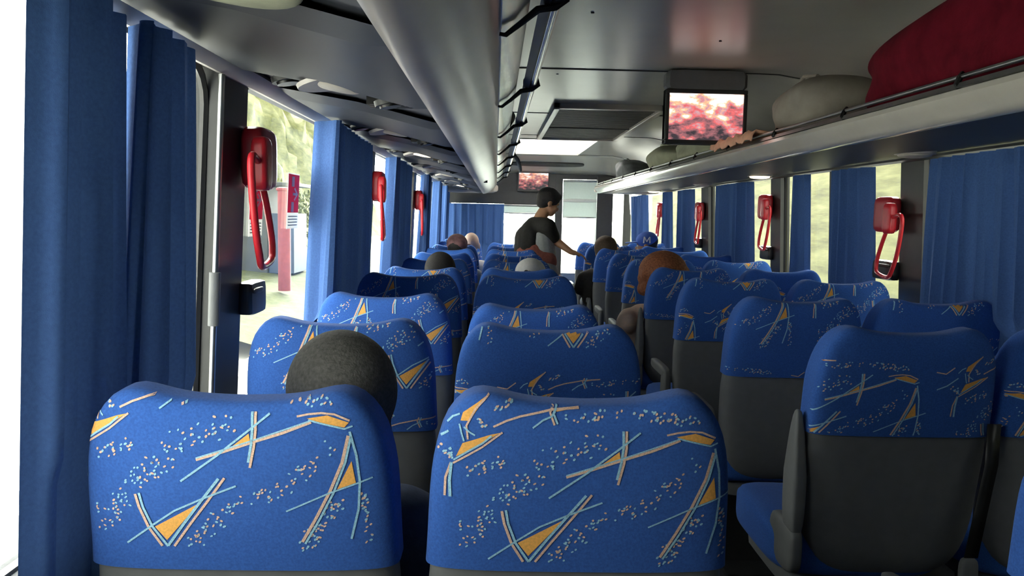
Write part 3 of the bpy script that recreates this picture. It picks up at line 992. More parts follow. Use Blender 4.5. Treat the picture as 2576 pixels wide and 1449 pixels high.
# ------------------------------------------------------------------ curtains
def curtain(pathpts, ztop, zbot, label, wfun=None, side=-1, flare=0.0, amp=1.0, group='blue window curtains', name='curtain'):
    """pathpts: (inset from the wall, y) along the cloth; folds deepen to the bottom"""
    # resample with folds
    P = [Vector((a, b)) for a, b in pathpts]
    for _ in range(3):                                   # round the corners of the path
        Q = [P[0]]
        for a, b in zip(P, P[1:]): Q += [a * 0.75 + b * 0.25, a * 0.25 + b * 0.75]
        P = Q + [P[-1]]
    out = []
    for a, b in zip(P, P[1:]):
        n_ = max(1, int((b - a).length / 0.010))
        out += [a + (b - a) * i / n_ for i in range(n_)]
    out.append(P[-1])
    nz = 26
    vs, fs = [], []
    L_ = 0
    acc = [0]
    for a, b in zip(out, out[1:]): acc.append(acc[-1] + (b - a).length)
    tot = acc[-1]
    ph = random.uniform(0, 6)
    y0 = out[0].y; ymid = sum(p.y for p in out) / len(out)
    for j in range(nz + 1):
        v = j / nz
        z = ztop + (zbot - ztop) * v
        for i, p in enumerate(out):
            a = out[max(0, i - 1)]; b = out[min(len(out) - 1, i + 1)]
            t_ = (b - a).normalized() if (b - a).length > 0 else Vector((0, 1))
            nrm = Vector((-t_.y, t_.x))
            e = min(1, min(acc[i], tot - acc[i]) / 0.08)
            f = (0.012 + 0.018 * v) * amp * e * (math.sin(acc[i] * 2 * PI / 0.105 + ph + 0.5 * v) + 0.4 * math.sin(acc[i] * 2 * PI / 0.047 + ph * 2))
            q = p + nrm * f
            belly = math.sin(v * PI * 0.85)
            yy = q.y + (p.y - ymid) * flare * (v ** 0.8 - 0.25) 
            lim = (0.046 if side < 0 else 0.020) + 0.2 * max(0, min(1, (z - 0.98) / 0.15))
            x = wfun(z) - side * max(0.004, q.x if q.x < lim * 0.5 else lim * 0.5 + (lim * 0.5) * math.tanh((q.x - lim * 0.5) / (lim * 0.5)))
            vs.append((x, yy, z))
    n_ = len(out)
    for j in range(nz):
        for i in range(n_ - 1):
            fs.append((j * n_ + i, j * n_ + i + 1, (j + 1) * n_ + i + 1, (j + 1) * n_ + i))
    m = MB().add(vs, fs)
    o = obj(name, m, M['curtain'])
    for p in o.data.polygons: p.use_smooth = True
    tag(o, label, 'curtain', group)
    return o
ZCT = Z0 + 0.316
CB = 0.86
def lc(pts, label, flare=0.1, zb=CB, amp=1.0): return curtain(pts, ZCT, zb, label, lw, -1, flare, amp)
def rc(pts, label, flare=0.1, zb=CB, amp=1.0): return curtain(pts, Z0 + 0.262, zb, label, rw, 1, flare, amp)
lc([(0.02, 1.13), (0.05, 1.19), (0.055, 1.28), (0.035, 1.37), (0.012, 1.44)], 'wide blue curtain filling the left edge of the photo beside the nearest seat', 0.06, 0.5)
lc([(0.010, 1.45), (0.080, 1.385), (0.072, 1.42), (0.06, 1.52), (0.055, 1.67)], 'dark blue curtain left of the pillar pole, pale folded edge on its near side', 0.45, 0.6, 0.8)
lc([(0.008, 2.90), (0.110, 2.82), (0.095, 2.90), (0.07, 3.4), (0.06, 3.95)], 'blue curtain right of the red arrow sticker, pale near fold and dark body', 0.10, CB, 0.8)
lc([(0.008, 4.75), (0.100, 4.62), (0.085, 4.75), (0.05, 4.95), (0.09, 5.02), (0.06, 5.3), (0.065, 5.75)], 'blue curtain beyond the second red handle on the left', 0.04, CB, 0.8)
lc([(0.008, 6.95), (0.110, 6.60), (0.09, 6.8), (0.06, 7.4)], 'pale sunlit blue curtain beyond the third pillar on the left', 0.04, CB, 0.8)
lc([(0.008, 8.25), (0.110, 8.0), (0.09, 8.2), (0.05, 8.4), (0.09, 8.5), (0.05, 8.9)], 'narrow blue curtain, second last by the left windows', 0.03, CB, 0.8)
lc([(0.008, 9.45), (0.110, 9.25), (0.06, 9.6), (0.09, 10.0)], 'narrow blue curtain at the front left corner', 0.02, CB, 0.8)
rc([(0.03, 2.439), (0.08, 2.583), (0.07, 2.921), (0.05, 3.300)], 'wide dark blue curtain at the right edge of the photo', 0.16)
rc([(0.03, 3.792), (0.08, 3.936), (0.07, 4.202), (0.04, 4.274)], 'dark blue curtain just beyond the right pillar with the nearest red handle', 0.10)
rc([(0.05, 4.530), (0.09, 4.633), (0.05, 4.776), (0.03, 4.858)], 'narrow blue curtain between the thin divider and the second right pillar', 0.05)
rc([(0.04, 5.555), (0.08, 5.740), (0.07, 6.252), (0.03, 6.580)], 'broad blue curtain beyond the second red handle on the right', 0.04)
rc([(0.03, 7.257), (0.08, 7.380), (0.05, 7.687), (0.04, 7.913)], 'blue curtain beyond the third right pillar', 0.03)
rc([(0.03, 8.179), (0.09, 8.323), (0.05, 8.569)], 'narrow dark curtain just short of the fourth red handle on the right', 0.03)
rc([(0.03, 9.481), (0.10, 9.737), (0.05, 10.045), (0.10, 10.301)], 'blue curtain in the last right window by the front post', 0.02)
lc([(0.02, -2.2), (0.06, -1.6), (0.05, -0.9), (0.06, -0.3), (0.04, 0.28)], 'unseen blue curtain added to block light on the left behind the camera', 0.0)  # out of view, added to cut the light from the left rear window
# unseen curtains added to keep light off the right side
rc([(0.03, -2.2), (0.06, -1.0), (0.06, 0.500), (0.06, 1.025), (0.05, 1.640)], 'unseen blue curtain added to block light on the right beside the camera', 0.05)
rc([(0.03, 1.947), (0.08, 2.050), (0.06, 2.255), (0.05, 2.398)], 'unseen blue curtain just outside the right edge of the photo', 0.0)
# transverse curtain behind the driver
def fw(z): return YF - 0.02
cu = curtain([(0.02, -0.62), (0.05, -0.4), (0.03, -0.1), (0.04, 0.10)], Z0 + 0.125, 0.70, 'blue curtain drawn across the front glass behind the driver', lambda z: 0, 1, 0.0, 0.8)
cu.matrix_world = Matrix(((0, 1, 0, 0), (1, 0, 0, YF - 0.03), (0, 0, 1, 0), (0, 0, 0, 1)))

# ------------------------------------------------------------------ pillar fittings
# pole beside the first left pillar
t = thing('curtain_pole', 'thin bright vertical pole with grey sleeve on the near left pillar', 'pole', (lw(1.2) + 0.012, 1.93, 1.2))
obj('rod', MB().tube([(lw(ZT) - lw(1.2), 0, 0.50), (0, 0, 0.0), (lw(0.84) - lw(1.2), 0, -0.36)], 0.0075, 10), M['steel'], t)
obj('sleeve', MB().tube([(lw(1.21) - lw(1.2), 0, 0.03), (lw(1.09) - lw(1.2), 0, -0.10)], 0.0135, 12), M['shell'], t)

def handle(side, y, z, label, dark=False, s=1.0, drop=0.0):
    """red emergency window handle: flat housing on the pillar edge, bracket and hanging loop"""
    w = lw(z) if side < 0 else rw(z)
    t = thing('emergency_handle', label, 'emergency handle', (w, y, z), 'red emergency handles on the window pillars')
    i = -side
    body = MB().rbox((i * 0.030, 0.03, 0.0), (0.030 * s, 0.085 * s, 0.082 * s), 6, 8)
    obj('housing', body, M['dark_red'] if dark else M['red'], t)
    obj('bracket', MB().rbox((i * 0.060, -0.055, -0.018), (0.022 * s, 0.035 * s, 0.070 * s), 5, 8), M['red'], t)
    pts = [(0.064, -0.12, -0.008), (0.074, -0.185, -0.006), (0.078, -0.205, -0.05), (0.080, -0.185, -0.17), (0.076, -0.135, -0.255), (0.068, -0.085, -0.285), (0.062, 0.015, -0.275), (0.058, 0.045, -0.255), (0.056, 0.045, -0.21), (0.054, 0.010, -0.13), (0.052, -0.03, -0.06), (0.056, -0.06, -0.02)]
    sm = []
    for k_ in range(len(pts)):
        p0, p1, p2, p3 = [Vector(pts[(k_ + d_) % len(pts)]) for d_ in (-1, 0, 1, 2)]
        for q in range(4):
            u = q / 4
            sm.append(0.5 * ((2 * p1) + (p2 - p0) * u + (2 * p0 - 5 * p1 + 4 * p2 - p3) * u * u + (3 * p1 - p0 - 3 * p2 + p3) * u ** 3))
    lp = MB().tube([(i * p.x, p.y * s, p.z * s) for p in sm], 0.0095 * s, 10, closed=True)
    obj('loop', lp, M['red'], t)
    return t
handle(-1, 2.165, CAMZ + 0.135, 'red emergency handle with hanging loop on the near left pillar, largest of them', True)
handle(-1, 4.36, CAMZ + 0.135, 'bright red emergency handle on the left wall right of the pale blue curtain fold')
handle(-1, 6.66, CAMZ + 0.10, 'red emergency handle on the third left pillar, mostly hidden by curtains')
handle(1, 3.649, CAMZ + 0.035, 'dark red emergency handle with loop on the nearest right pillar', True)
handle(1, 5.330, CAMZ + 0.085, 'pink-red emergency handle on the middle right pillar')
handle(1, 7.072, CAMZ + 0.06, 'small red emergency handle on the third right pillar', True)
handle(1, 8.794, CAMZ + 0.08, 'farthest right emergency handle, bright red beside the narrow dark curtain')

def latch(side, y, z, label, ln=0.07):
    w = lw(z) if side < 0 else rw(z)
    t = thing('window_latch', label, 'window latch', (w, y, z), 'black window latches')
    i = -side
    obj('body', MB().rbox((i * 0.015, 0, 0), (0.022, ln, 0.046), 8, 6), M['black'], t)
    obj('catch', MB().rbox((i * 0.038, -0.02, 0.022), (0.006, ln * 0.6, 0.008), 4, 5), M['plastic_dark'], t)
latch(-1, 2.22, CAMZ - 0.245, 'black latch box low on the near left pillar below the big red handle')
latch(1, 3.710, CAMZ - 0.225, 'black latch box across the gap beside the nearest right pillar', 0.10)
latch(1, 5.371, CAMZ - 0.225, 'black latch box beside the middle right pillar', 0.09)
latch(1, 7.195, CAMZ - 0.225, 'black latch box beside the third right pillar', 0.08)

def sticker(y, z, w, h, label, arrow=True):
    t = thing('exit_sticker', label, 'sticker', (lw(z) - 0.036, y, z), 'red exit stickers on the left window')
    t.rotation_euler = (0, math.atan(TILT), 0)
    obj('backing', MB().box(-0.001, 0.0, -w / 2 - 0.004, w / 2 + 0.004, -h / 2 - 0.004, h / 2 + 0.004), M['white'], t)
    obj('red_field', MB().box(0.0, 0.001, -w / 2, w / 2, -h * 0.22, h / 2), M['sticker'], t)
    a = MB()
    a.box(0.001, 0.002, -w * 0.22, w * 0.02, h * 0.27, h * 0.46)                     # bar above
    a.box(0.001, 0.002, -w * 0.22, w * 0.02, -h * 0.21, -h * 0.02)                   # bar below
    a.box(0.001, 0.002, -w * 0.10, w * 0.30, h * 0.105, h * 0.155)                   # arrow shaft
    for sgn in (1, -1):
        a.add([(0.0015, w * 0.40, h * 0.13), (0.0015, w * 0.10, h * (0.13 + sgn * 0.13)), (0.0015, w * 0.02, h * (0.13 + sgn * 0.10)), (0.0015, w * 0.26, h * 0.13)], [(0, 1, 2, 3)])
    ao = obj('arrow', a, M['white'], t, smooth=False)
    ao['label'] = 'white arrow pointing right between two white bars'
    p = MB()
    for k_ in range(4):
        p.box(0.0, 0.001, -w * 0.42, w * 0.42, -h * (0.29 + 0.055 * k_) - h * 0.01, -h * (0.29 + 0.055 * k_) + h * 0.008)
    obj('small_print', p, M['print_grey'], t)
sticker(2.83, CAMZ + 0.03, 0.145, 0.185, 'red sticker with white arrow on the left window beside the pale curtain fold')
sticker(2.40, CAMZ + 0.005, 0.125, 0.165, 'red sticker on the left window seen behind the loop of the big red handle')

# ------------------------------------------------------------------ luggage
def soft_bag(name, c, h, material, label, n=3.2, droop=0.0, strap=None, seed=0, handle_=True, cat='bag'):
    rr = random.Random(seed)
    ph = [rr.uniform(0, 6) for _ in range(6)]
    def fn(q, w):
        k = 1 + 0.07 * math.sin(q.y * 5 + ph[0]) * math.cos(q.z * 4 + ph[1]) + 0.05 * math.sin(q.x * 6 + ph[2] + q.y * 3)
        z = w[2] * (1 + 0.10 * math.sin(q.y * 3 + ph[3])) if q.z > 0 else w[2]
        z += droop * q.y * max(0, q.z) * h[2]
        return (w[0] * k, w[1] * (1 + 0.04 * math.sin(q.z * 5 + ph[4])), z)
    t = thing(name, label, cat, (c[0], c[1], c[2] - h[2]))
    obj('body', MB().rbox((0, 0, h[2]), h, n, 18, fn), material, t)
    if handle_:
        hp = [(-h[0] * 0.2 , -h[1] * 0.35, 2 * h[2] * 0.90), (-h[0] * 0.4, -h[1] * 0.30, 2 * h[2] * 1.02), (-h[0] * 0.5, 0, 2 * h[2] * 1.06), (-h[0] * 0.4, h[1] * 0.30, 2 * h[2] * 1.02), (-h[0] * 0.2, h[1] * 0.35, 2 * h[2] * 0.90)]
        obj('strap', MB().tube(hp, 0.008, 8), material, t)
    zp = [(-h[0] * 0.1, -h[1] * 0.8 + h[1] * 1.6 * k_ / 10, 2 * h[2] * (0.985 + 0.02 * math.sin(k_))) for k_ in range(11)]
    return t
RZ = Z0 + 0.325
soft_bag('duffel_bag', (1.42, 2.05, RZ + 0.155), (0.24, 0.78, 0.155), M['cloth_maroon'], 'large maroon duffel bag on the right rack, top right corner', 3.4, -0.35, seed=2)
soft_bag('canvas_bag', (1.36, 3.32, RZ + 0.125), (0.20, 0.27, 0.125), M['bag_beige'], 'pale beige lumpy bag on the right rack beside the maroon bag', 2.6, -0.3, seed=4)
soft_bag('canvas_bag', (1.30, 4.85, RZ + 0.085), (0.17, 0.42, 0.085), M['bag_olive'], 'pale olive flat bag on the right rack below the video screen', 2.8, 0.0, seed=5)
soft_bag('canvas_bag', (1.28, 5.85, RZ + 0.095), (0.16, 0.42, 0.095), M['bag_olive'], 'pale olive rounded bag on the right rack just beyond the video screen', 2.5, 0.1, seed=6)
soft_bag('backpack', (1.24, 7.35, RZ + 0.095), (0.14, 0.28, 0.095), M['bag_grey'], 'small slate grey bag far along the right rack', 2.8, 0.1, seed=7)
# peach sheet stands in for an orange screen reflection on the rack lip
m = MB()
vs, fs = [], []
cols = 22
prof_c = [(1.26, RZ + 0.012), (1.18, RZ + 0.018), (1.11, RZ + 0.028), (1.072, RZ + 0.046), (1.058, RZ + 0.030), (1.054, RZ + 0.004)]
for i in range(cols + 1):
    y = 3.32 + 0.62 * i / cols
    for j, (x, z) in enumerate(prof_c):
        k_ = 0.006 * math.sin(i * 1.3 + j) + 0.004 * math.sin(i * 2.9)
        vs.append((x - abs(k_) * (j > 2), y, z + k_ + (0.008 if j < 3 else 0)))
npc = len(prof_c)
for i in range(cols):
    for j in range(npc - 1):
        fs.append((i * npc + j, i * npc + j + 1, (i + 1) * npc + j + 1, (i + 1) * npc + j))
o = obj('screen_reflection', m.add(vs, fs), M['peach_reflection'])
md = o.modifiers.new('t', 'SOLIDIFY'); md.thickness = 0.006
tag(o, 'peach painted screen reflection on the rail of the right rack below the beige bag', 'screen_reflection')
LZ = Z0 + 0.362
soft_bag('duffel_bag', (-0.24, 3.95, LZ + 0.11), (0.30, 0.50, 0.11), M['bag_black'], 'black bag on the left rack bulging out over its rail', 3.0, 0.1, seed=9)
soft_bag('duffel_bag', (-0.28, 5.6, LZ + 0.10), (0.30, 0.55, 0.10), M['bag_black'], 'second black bag on the left rack, farther along behind the rail', 3.0, 0, seed=10)
o = obj('bag_strap', MB().tube([(0.095, 6.2, Z0 + 0.452), (0.135, 6.2, Z0 + 0.45), (0.160, 6.22, Z0 + 0.42), (0.178, 6.24, Z0 + 0.37), (0.185, 6.25, Z0 + 0.335)], [0.012, 0.016, 0.016, 0.015, 0.012], 8), M['bag_grey'])
tag(o, 'short grey strap hanging down over the left rack rail', 'strap')

# ------------------------------------------------------------------ people
def frame_(fwd, up=(0, 0, 1)):
    f = Vector(fwd).normalized()
    u = Vector(up); u = (u - f * u.dot(f)).normalized()
    r = f.cross(u)
    return Matrix(((r.x, f.x, u.x), (r.y, f.y, u.y), (r.z, f.z, u.z)))
def head_solids(mb, c, R, s=1.0):
    """c: centre of the skull; R columns: right, forward, up"""
    c = Vector(c)
    def e(p, r): mb.ell(c + R @ (Vector(p) * s), [q * s for q in r], R)
    e((0, -0.008, 0.025), (0.074, 0.094, 0.088))
    e((0, 0.030, -0.030), (0.060, 0.066, 0.078))
    e((0, 0.052, -0.085), (0.036, 0.040, 0.030))
    e((0, 0.095, -0.030), (0.013, 0.020, 0.024))
    e((0, 0.078, 0.012), (0.050, 0.018, 0.016))
    e((0, 0.086, -0.068), (0.024, 0.012, 0.012))
    for sx in (-1, 1):
        e((sx * 0.078, -0.004, -0.018), (0.010, 0.020, 0.032))
        e((sx * 0.034, 0.066, -0.036), (0.026, 0.022, 0.024))
def eyes(c, R, s, parent, base):
    for sx in (-1, 1):
        m = MB(); m.ell(Vector(c) + R @ (Vector((sx * 0.031, 0.080, -0.008)) * s) - base, (0.012 * s,) * 3, R, 6)
        obj('eye', m, M['eye_white'], parent)
def hand_solids(mb, wrist, d, nrm, side=1, curl=0.3, s=1.0):
    """palm and five fingers from the wrist along d; nrm = back of the hand"""
    d = Vector(d).normalized(); nrm = Vector(nrm); nrm = (nrm - d * nrm.dot(d)).normalized()
    a = d.cross(nrm) * side
    w = Vector(wrist)
    mb.capsule(w, 0.024 * s, w + d * 0.03 * s, 0.026 * s, 10)
    for k_ in (-0.024, -0.008, 0.008, 0.024):
        mb.capsule(w + d * 0.03 * s + a * k_ * s * 0.8, 0.015 * s, w + d * 0.085 * s + a * k_ * s, 0.012 * s, 8)
    for k_, ln in ((-0.030, 0.9), (-0.010, 1.05), (0.010, 1.0), (0.030, 0.78)):
        p = w + d * 0.088 * s + a * k_ * s * 1.05
        dd = (d + a * k_ * 3 - nrm * curl).normalized()
        q = p + dd * 0.035 * ln * s
        mb.capsule(p, 0.0092 * s, q, 0.0085 * s, 8)
        dd2 = (dd - nrm * curl * 1.6).normalized()
        q2 = q + dd2 * 0.025 * ln * s
        mb.capsule(q, 0.0085 * s, q2, 0.008 * s, 8)
        q3 = q2 + (dd2 - nrm * curl * 1.6).normalized() * 0.018 * ln * s
        mb.capsule(q2, 0.008 * s, q3, 0.0068 * s, 8)
    p = w + d * 0.025 * s - a * 0.024 * s
    q = p + (d * 0.7 - a * 0.7 - nrm * 0.2).normalized() * 0.04 * s
    mb.capsule(p, 0.014 * s, q, 0.011 * s, 8)
    mb.capsule(q, 0.0105 * s, q + (d * 0.95 - a * 0.2 - nrm * 0.3).normalized() * 0.032 * s, 0.0085 * s, 8)

def hair_cap(mb, c, R, s, grow=0.012, low=-0.05, wide=1.0, tall=1.0):
    """hair as a thick cap over skull, back and sides"""
    c = Vector(c)
    mb.ell(c + R @ (Vector((0, -0.016, 0.034)) * s), [(0.076 + grow) * s * wide, (0.095 + grow) * s * wide, (0.086 + grow) * s * tall], R, 10)
    mb.ell(c + R @ (Vector((0, -0.048, low)) * s), [(0.066 + grow * 0.6) * s * wide, (0.050 + grow) * s * wide, 0.062 * s], R, 8)

def seated(label, headtop, skin, shirt, hairm=None, style='short', fwd=(0, 1, 0), tilt=(0, 0, 1), elbow=None, s=1.0, trousers='cloth_navy'):
    """a passenger seen from behind, sitting in the row; headtop = world point of the top of the head"""
    H = Vector(headtop)
    R = frame_(fwd, tilt)
    c = H - R @ Vector((0, -0.008, 0.113)) * s          # skull centre
    X, Y = H.x, H.y
    hipz, shz = 0.61, c.z - 0.235 * s
    hip = Vector((X, Y + 0.12, hipz))
    base = Vector((X, Y, 0.0))
    t = thing('person', label, 'person', base, None)
    def loc(v): return Vector(v) - base
    neck = Vector((X, Y + 0.0, c.z - 0.15 * s))
    sh = [Vector((X - 0.165 * s, Y + 0.08, shz)), Vector((X + 0.165 * s, Y + 0.08, shz))]
    el = [Vector((X - 0.20 * s, Y + 0.10, 0.74)), Vector((X + 0.20 * s, Y + 0.10, 0.74))]
    if elbow is not None: el[0] = Vector(elbow)
    ha = [Vector((X - 0.10, Y + 0.34, 0.685)), Vector((X + 0.10, Y + 0.34, 0.685))]
    kn = [Vector((X - 0.10, Y + 0.40, 0.585)), Vector((X + 0.10, Y + 0.40, 0.585))]
    an = [Vector((X - 0.10, Y + 0.36, 0.09)), Vector((X + 0.10, Y + 0.36, 0.09))]
    body, sm, tm = MB(), MB(), MB()
    def limb(mb, a, ra, b, rb): mb.capsule(loc(a), ra, loc(b), rb)
    hb = MB(); head_solids(hb, c - base, R, s)
    body.add(hb.v, hb.f)
    limb(body, c - R @ Vector((0, 0.01, 0.06)) * s, 0.055 * s, neck + Vector((0, 0.0, -0.06)), 0.060 * s)
    limb(body, (X, Y + 0.08, shz - 0.03), 0.10, (X, Y + 0.10, hipz + 0.03), 0.11)
    for i in (0, 1):
        limb(body, sh[i], 0.052, el[i], 0.040)
        limb(body, el[i], 0.040, ha[i], 0.026)
        limb(body, (X + (-0.08, 0.08)[i], Y + 0.12, hipz), 0.080, kn[i], 0.055)
        limb(body, kn[i], 0.054, an[i], 0.036)
        limb(body, an[i] + Vector((0, -0.03, -0.045)), 0.035, an[i] + Vector((0, 0.12, -0.055)), 0.028)
        hand_solids(body, loc(ha[i]), (0, 1, -0.25), (0, 0.2, 1), 1 if i else -1, 0.25)
    remeshed('body', body, skin, 0.0085, 2, t)
    # shirt over trunk and upper arms
    limb(sm, (X - 0.09, Y + 0.09, shz - 0.03), 0.112, (X - 0.075, Y + 0.11, hipz + 0.03), 0.106)
    limb(sm, (X + 0.09, Y + 0.09, shz - 0.03), 0.112, (X + 0.075, Y + 0.11, hipz + 0.03), 0.106)
    limb(sm, (X, Y + 0.05, shz + 0.02), 0.085, (X, Y + 0.09, shz - 0.2), 0.114)
    for i in (0, 1):
        limb(sm, sh[i] + Vector((0, 0, -0.01)), 0.068, el[i], 0.060)
        limb(sm, el[i], 0.060, el[i] + (ha[i] - el[i]) * 0.45, 0.050)
        limb(tm, (X + (-0.085, 0.085)[i], Y + 0.12, hipz + 0.0), 0.096, kn[i], 0.070)
        limb(tm, kn[i], 0.073, an[i] + Vector((0, 0, 0.05)), 0.056)
    remeshed('shirt', sm, M[shirt], 0.012, 3, t)
    remeshed('trousers', tm, M[trousers], 0.014, 3, t)
    eyes(c, R, s, t, base)
    cl = c - base
    if style == 'short':
        h = MB(); hair_cap(h, cl, R, s, 0.013, -0.035)
        remeshed('hair', h, hairm, 0.008, 3, t)
    elif style == 'long':
        h = MB(); hair_cap(h, cl, R, s, 0.022, -0.05, 1.03)
        h.ell(cl + R @ Vector((0, -0.055, -0.10)) * s, (0.085 * s, 0.05 * s, 0.12 * s), R)
        remeshed('hair', h, hairm, 0.009, 3, t)
    elif style == 'bushy':
        h = MB(); hair_cap(h, cl, R, s, 0.05, -0.06, 1.08, 0.92)
        for k_ in range(16):
            a = k_ * 0.7
            h.ell(cl + R @ Vector((0.11 * math.cos(a), -0.03 + 0.09 * math.sin(a) * 0.8, -0.01 + 0.05 * math.sin(k_ * 2.3))) * s, (0.042 * s,) * 3)
        remeshed('hair', h, hairm, 0.010, 3, t)
    elif style == 'cap':
        h = MB()
        h.ell(cl + R @ Vector((0, -0.006, 0.042)) * s, (0.090 * s, 0.108 * s, 0.086 * s), R, 10)
        o = remeshed('cap', h, hairm, 0.008, 3, t)
        b = MB(); b.rbox(cl + R @ Vector((0, 0.135, 0.03)) * s, (0.07 * s, 0.075 * s, 0.007), 2.6, 8, rot=R)
        obj('visor', b, hairm, o)
        hh = MB(); hair_cap(hh, cl, R, s, 0.004, -0.035)
        remeshed('hair', hh, M['hair_black'], 0.009, 2, t)
    elif style == 'bald':
        pass
    return t, c, R

def row(r): return YA + PITCH * r
hp = at(857, 858, row(0) + 0.24)
tA, cA, RA = seated('person in the near left seat seen from behind, large round head of short dark hair', hp, M['skin_dark'], 'cloth_navy', M['hair_grey'], 'short', fwd=(-0.5, 1, 0), s=1.08)
hp = at(1108, 641, row(4) + 0.24)
seated('person with short black hair, head showing over the fifth left window seat', hp, M['skin_tan'], 'cloth_navy', M['hair_black'], 'short')
hp = at(1336, 655, row(4) + 0.24)
seated('person in a white cap, crown showing over the left aisle seats before the standing person', hp, M['skin_tan'], 'cloth_grey', M['cloth_white'], 'cap', fwd=(0.2, 1, -0.15))
hp = at(1150, 592, row(7) + 0.24)
seated('person in a mottled grey and maroon cap far ahead by the left curtains', hp, M['skin_dark'], 'cloth_grey', M['cap_check'], 'cap', fwd=(0.3, 1, 0))
hp = at(1186, 585, row(8) + 0.24)
seated('bald fair-skinned person far ahead, beside the grey and maroon cap', hp, M['skin_pale'], 'cloth_white', None, 'bald')
hp = at(1524, 600, row(7) + 0.27)
seated('person with dark brown hair in the right aisle seat under the rack end', hp, M['skin_tan'], 'cloth_dark', M['hair_brown'], 'long')
hp = at(1627, 586, row(8) + 0.30)
tC, cC, RC = seated('person in a blue cap with white emblem by the far right curtain', hp, M['skin_tan'], 'cloth_navy', M['cloth_blue'], 'cap', fwd=(-1, 0.35, -0.1))
# white emblem on the cap, facing the camera
m = MB()
for x0, z0, x1, z1 in ((-0.030, -0.030, -0.026, 0.030), (-0.026, 0.030, 0.0, -0.016), (0.0, -0.016, 0.026, 0.030), (0.026, 0.030, 0.030, -0.030)):
    m.tube([(x0, 0, z0), (x1, 0, z1)], 0.0065, 6)
capo = [o for o in tC.children if o.name.startswith('cap')][0]
eo = obj('emblem', m, M['white'], capo)
eo.location = (cC - Vector(tC.location)) + RC @ Vector((-0.093, -0.02, 0.045)) 
eo.rotation_euler = (math.radians(-12), 0, math.radians(-15))
eo['label'] = 'white M-like emblem'
hp = at(1668, 650, row(4) + 0.26)
seated('person with bushy auburn hair by the aisle, tan sleeve elbow sticking out', hp, M['skin_tan'], 'cloth_tan', M['hair_auburn'], 'bushy', elbow=at(1575, 812, row(4) + 0.22), fwd=(-0.15, 1, 0), s=1.02)

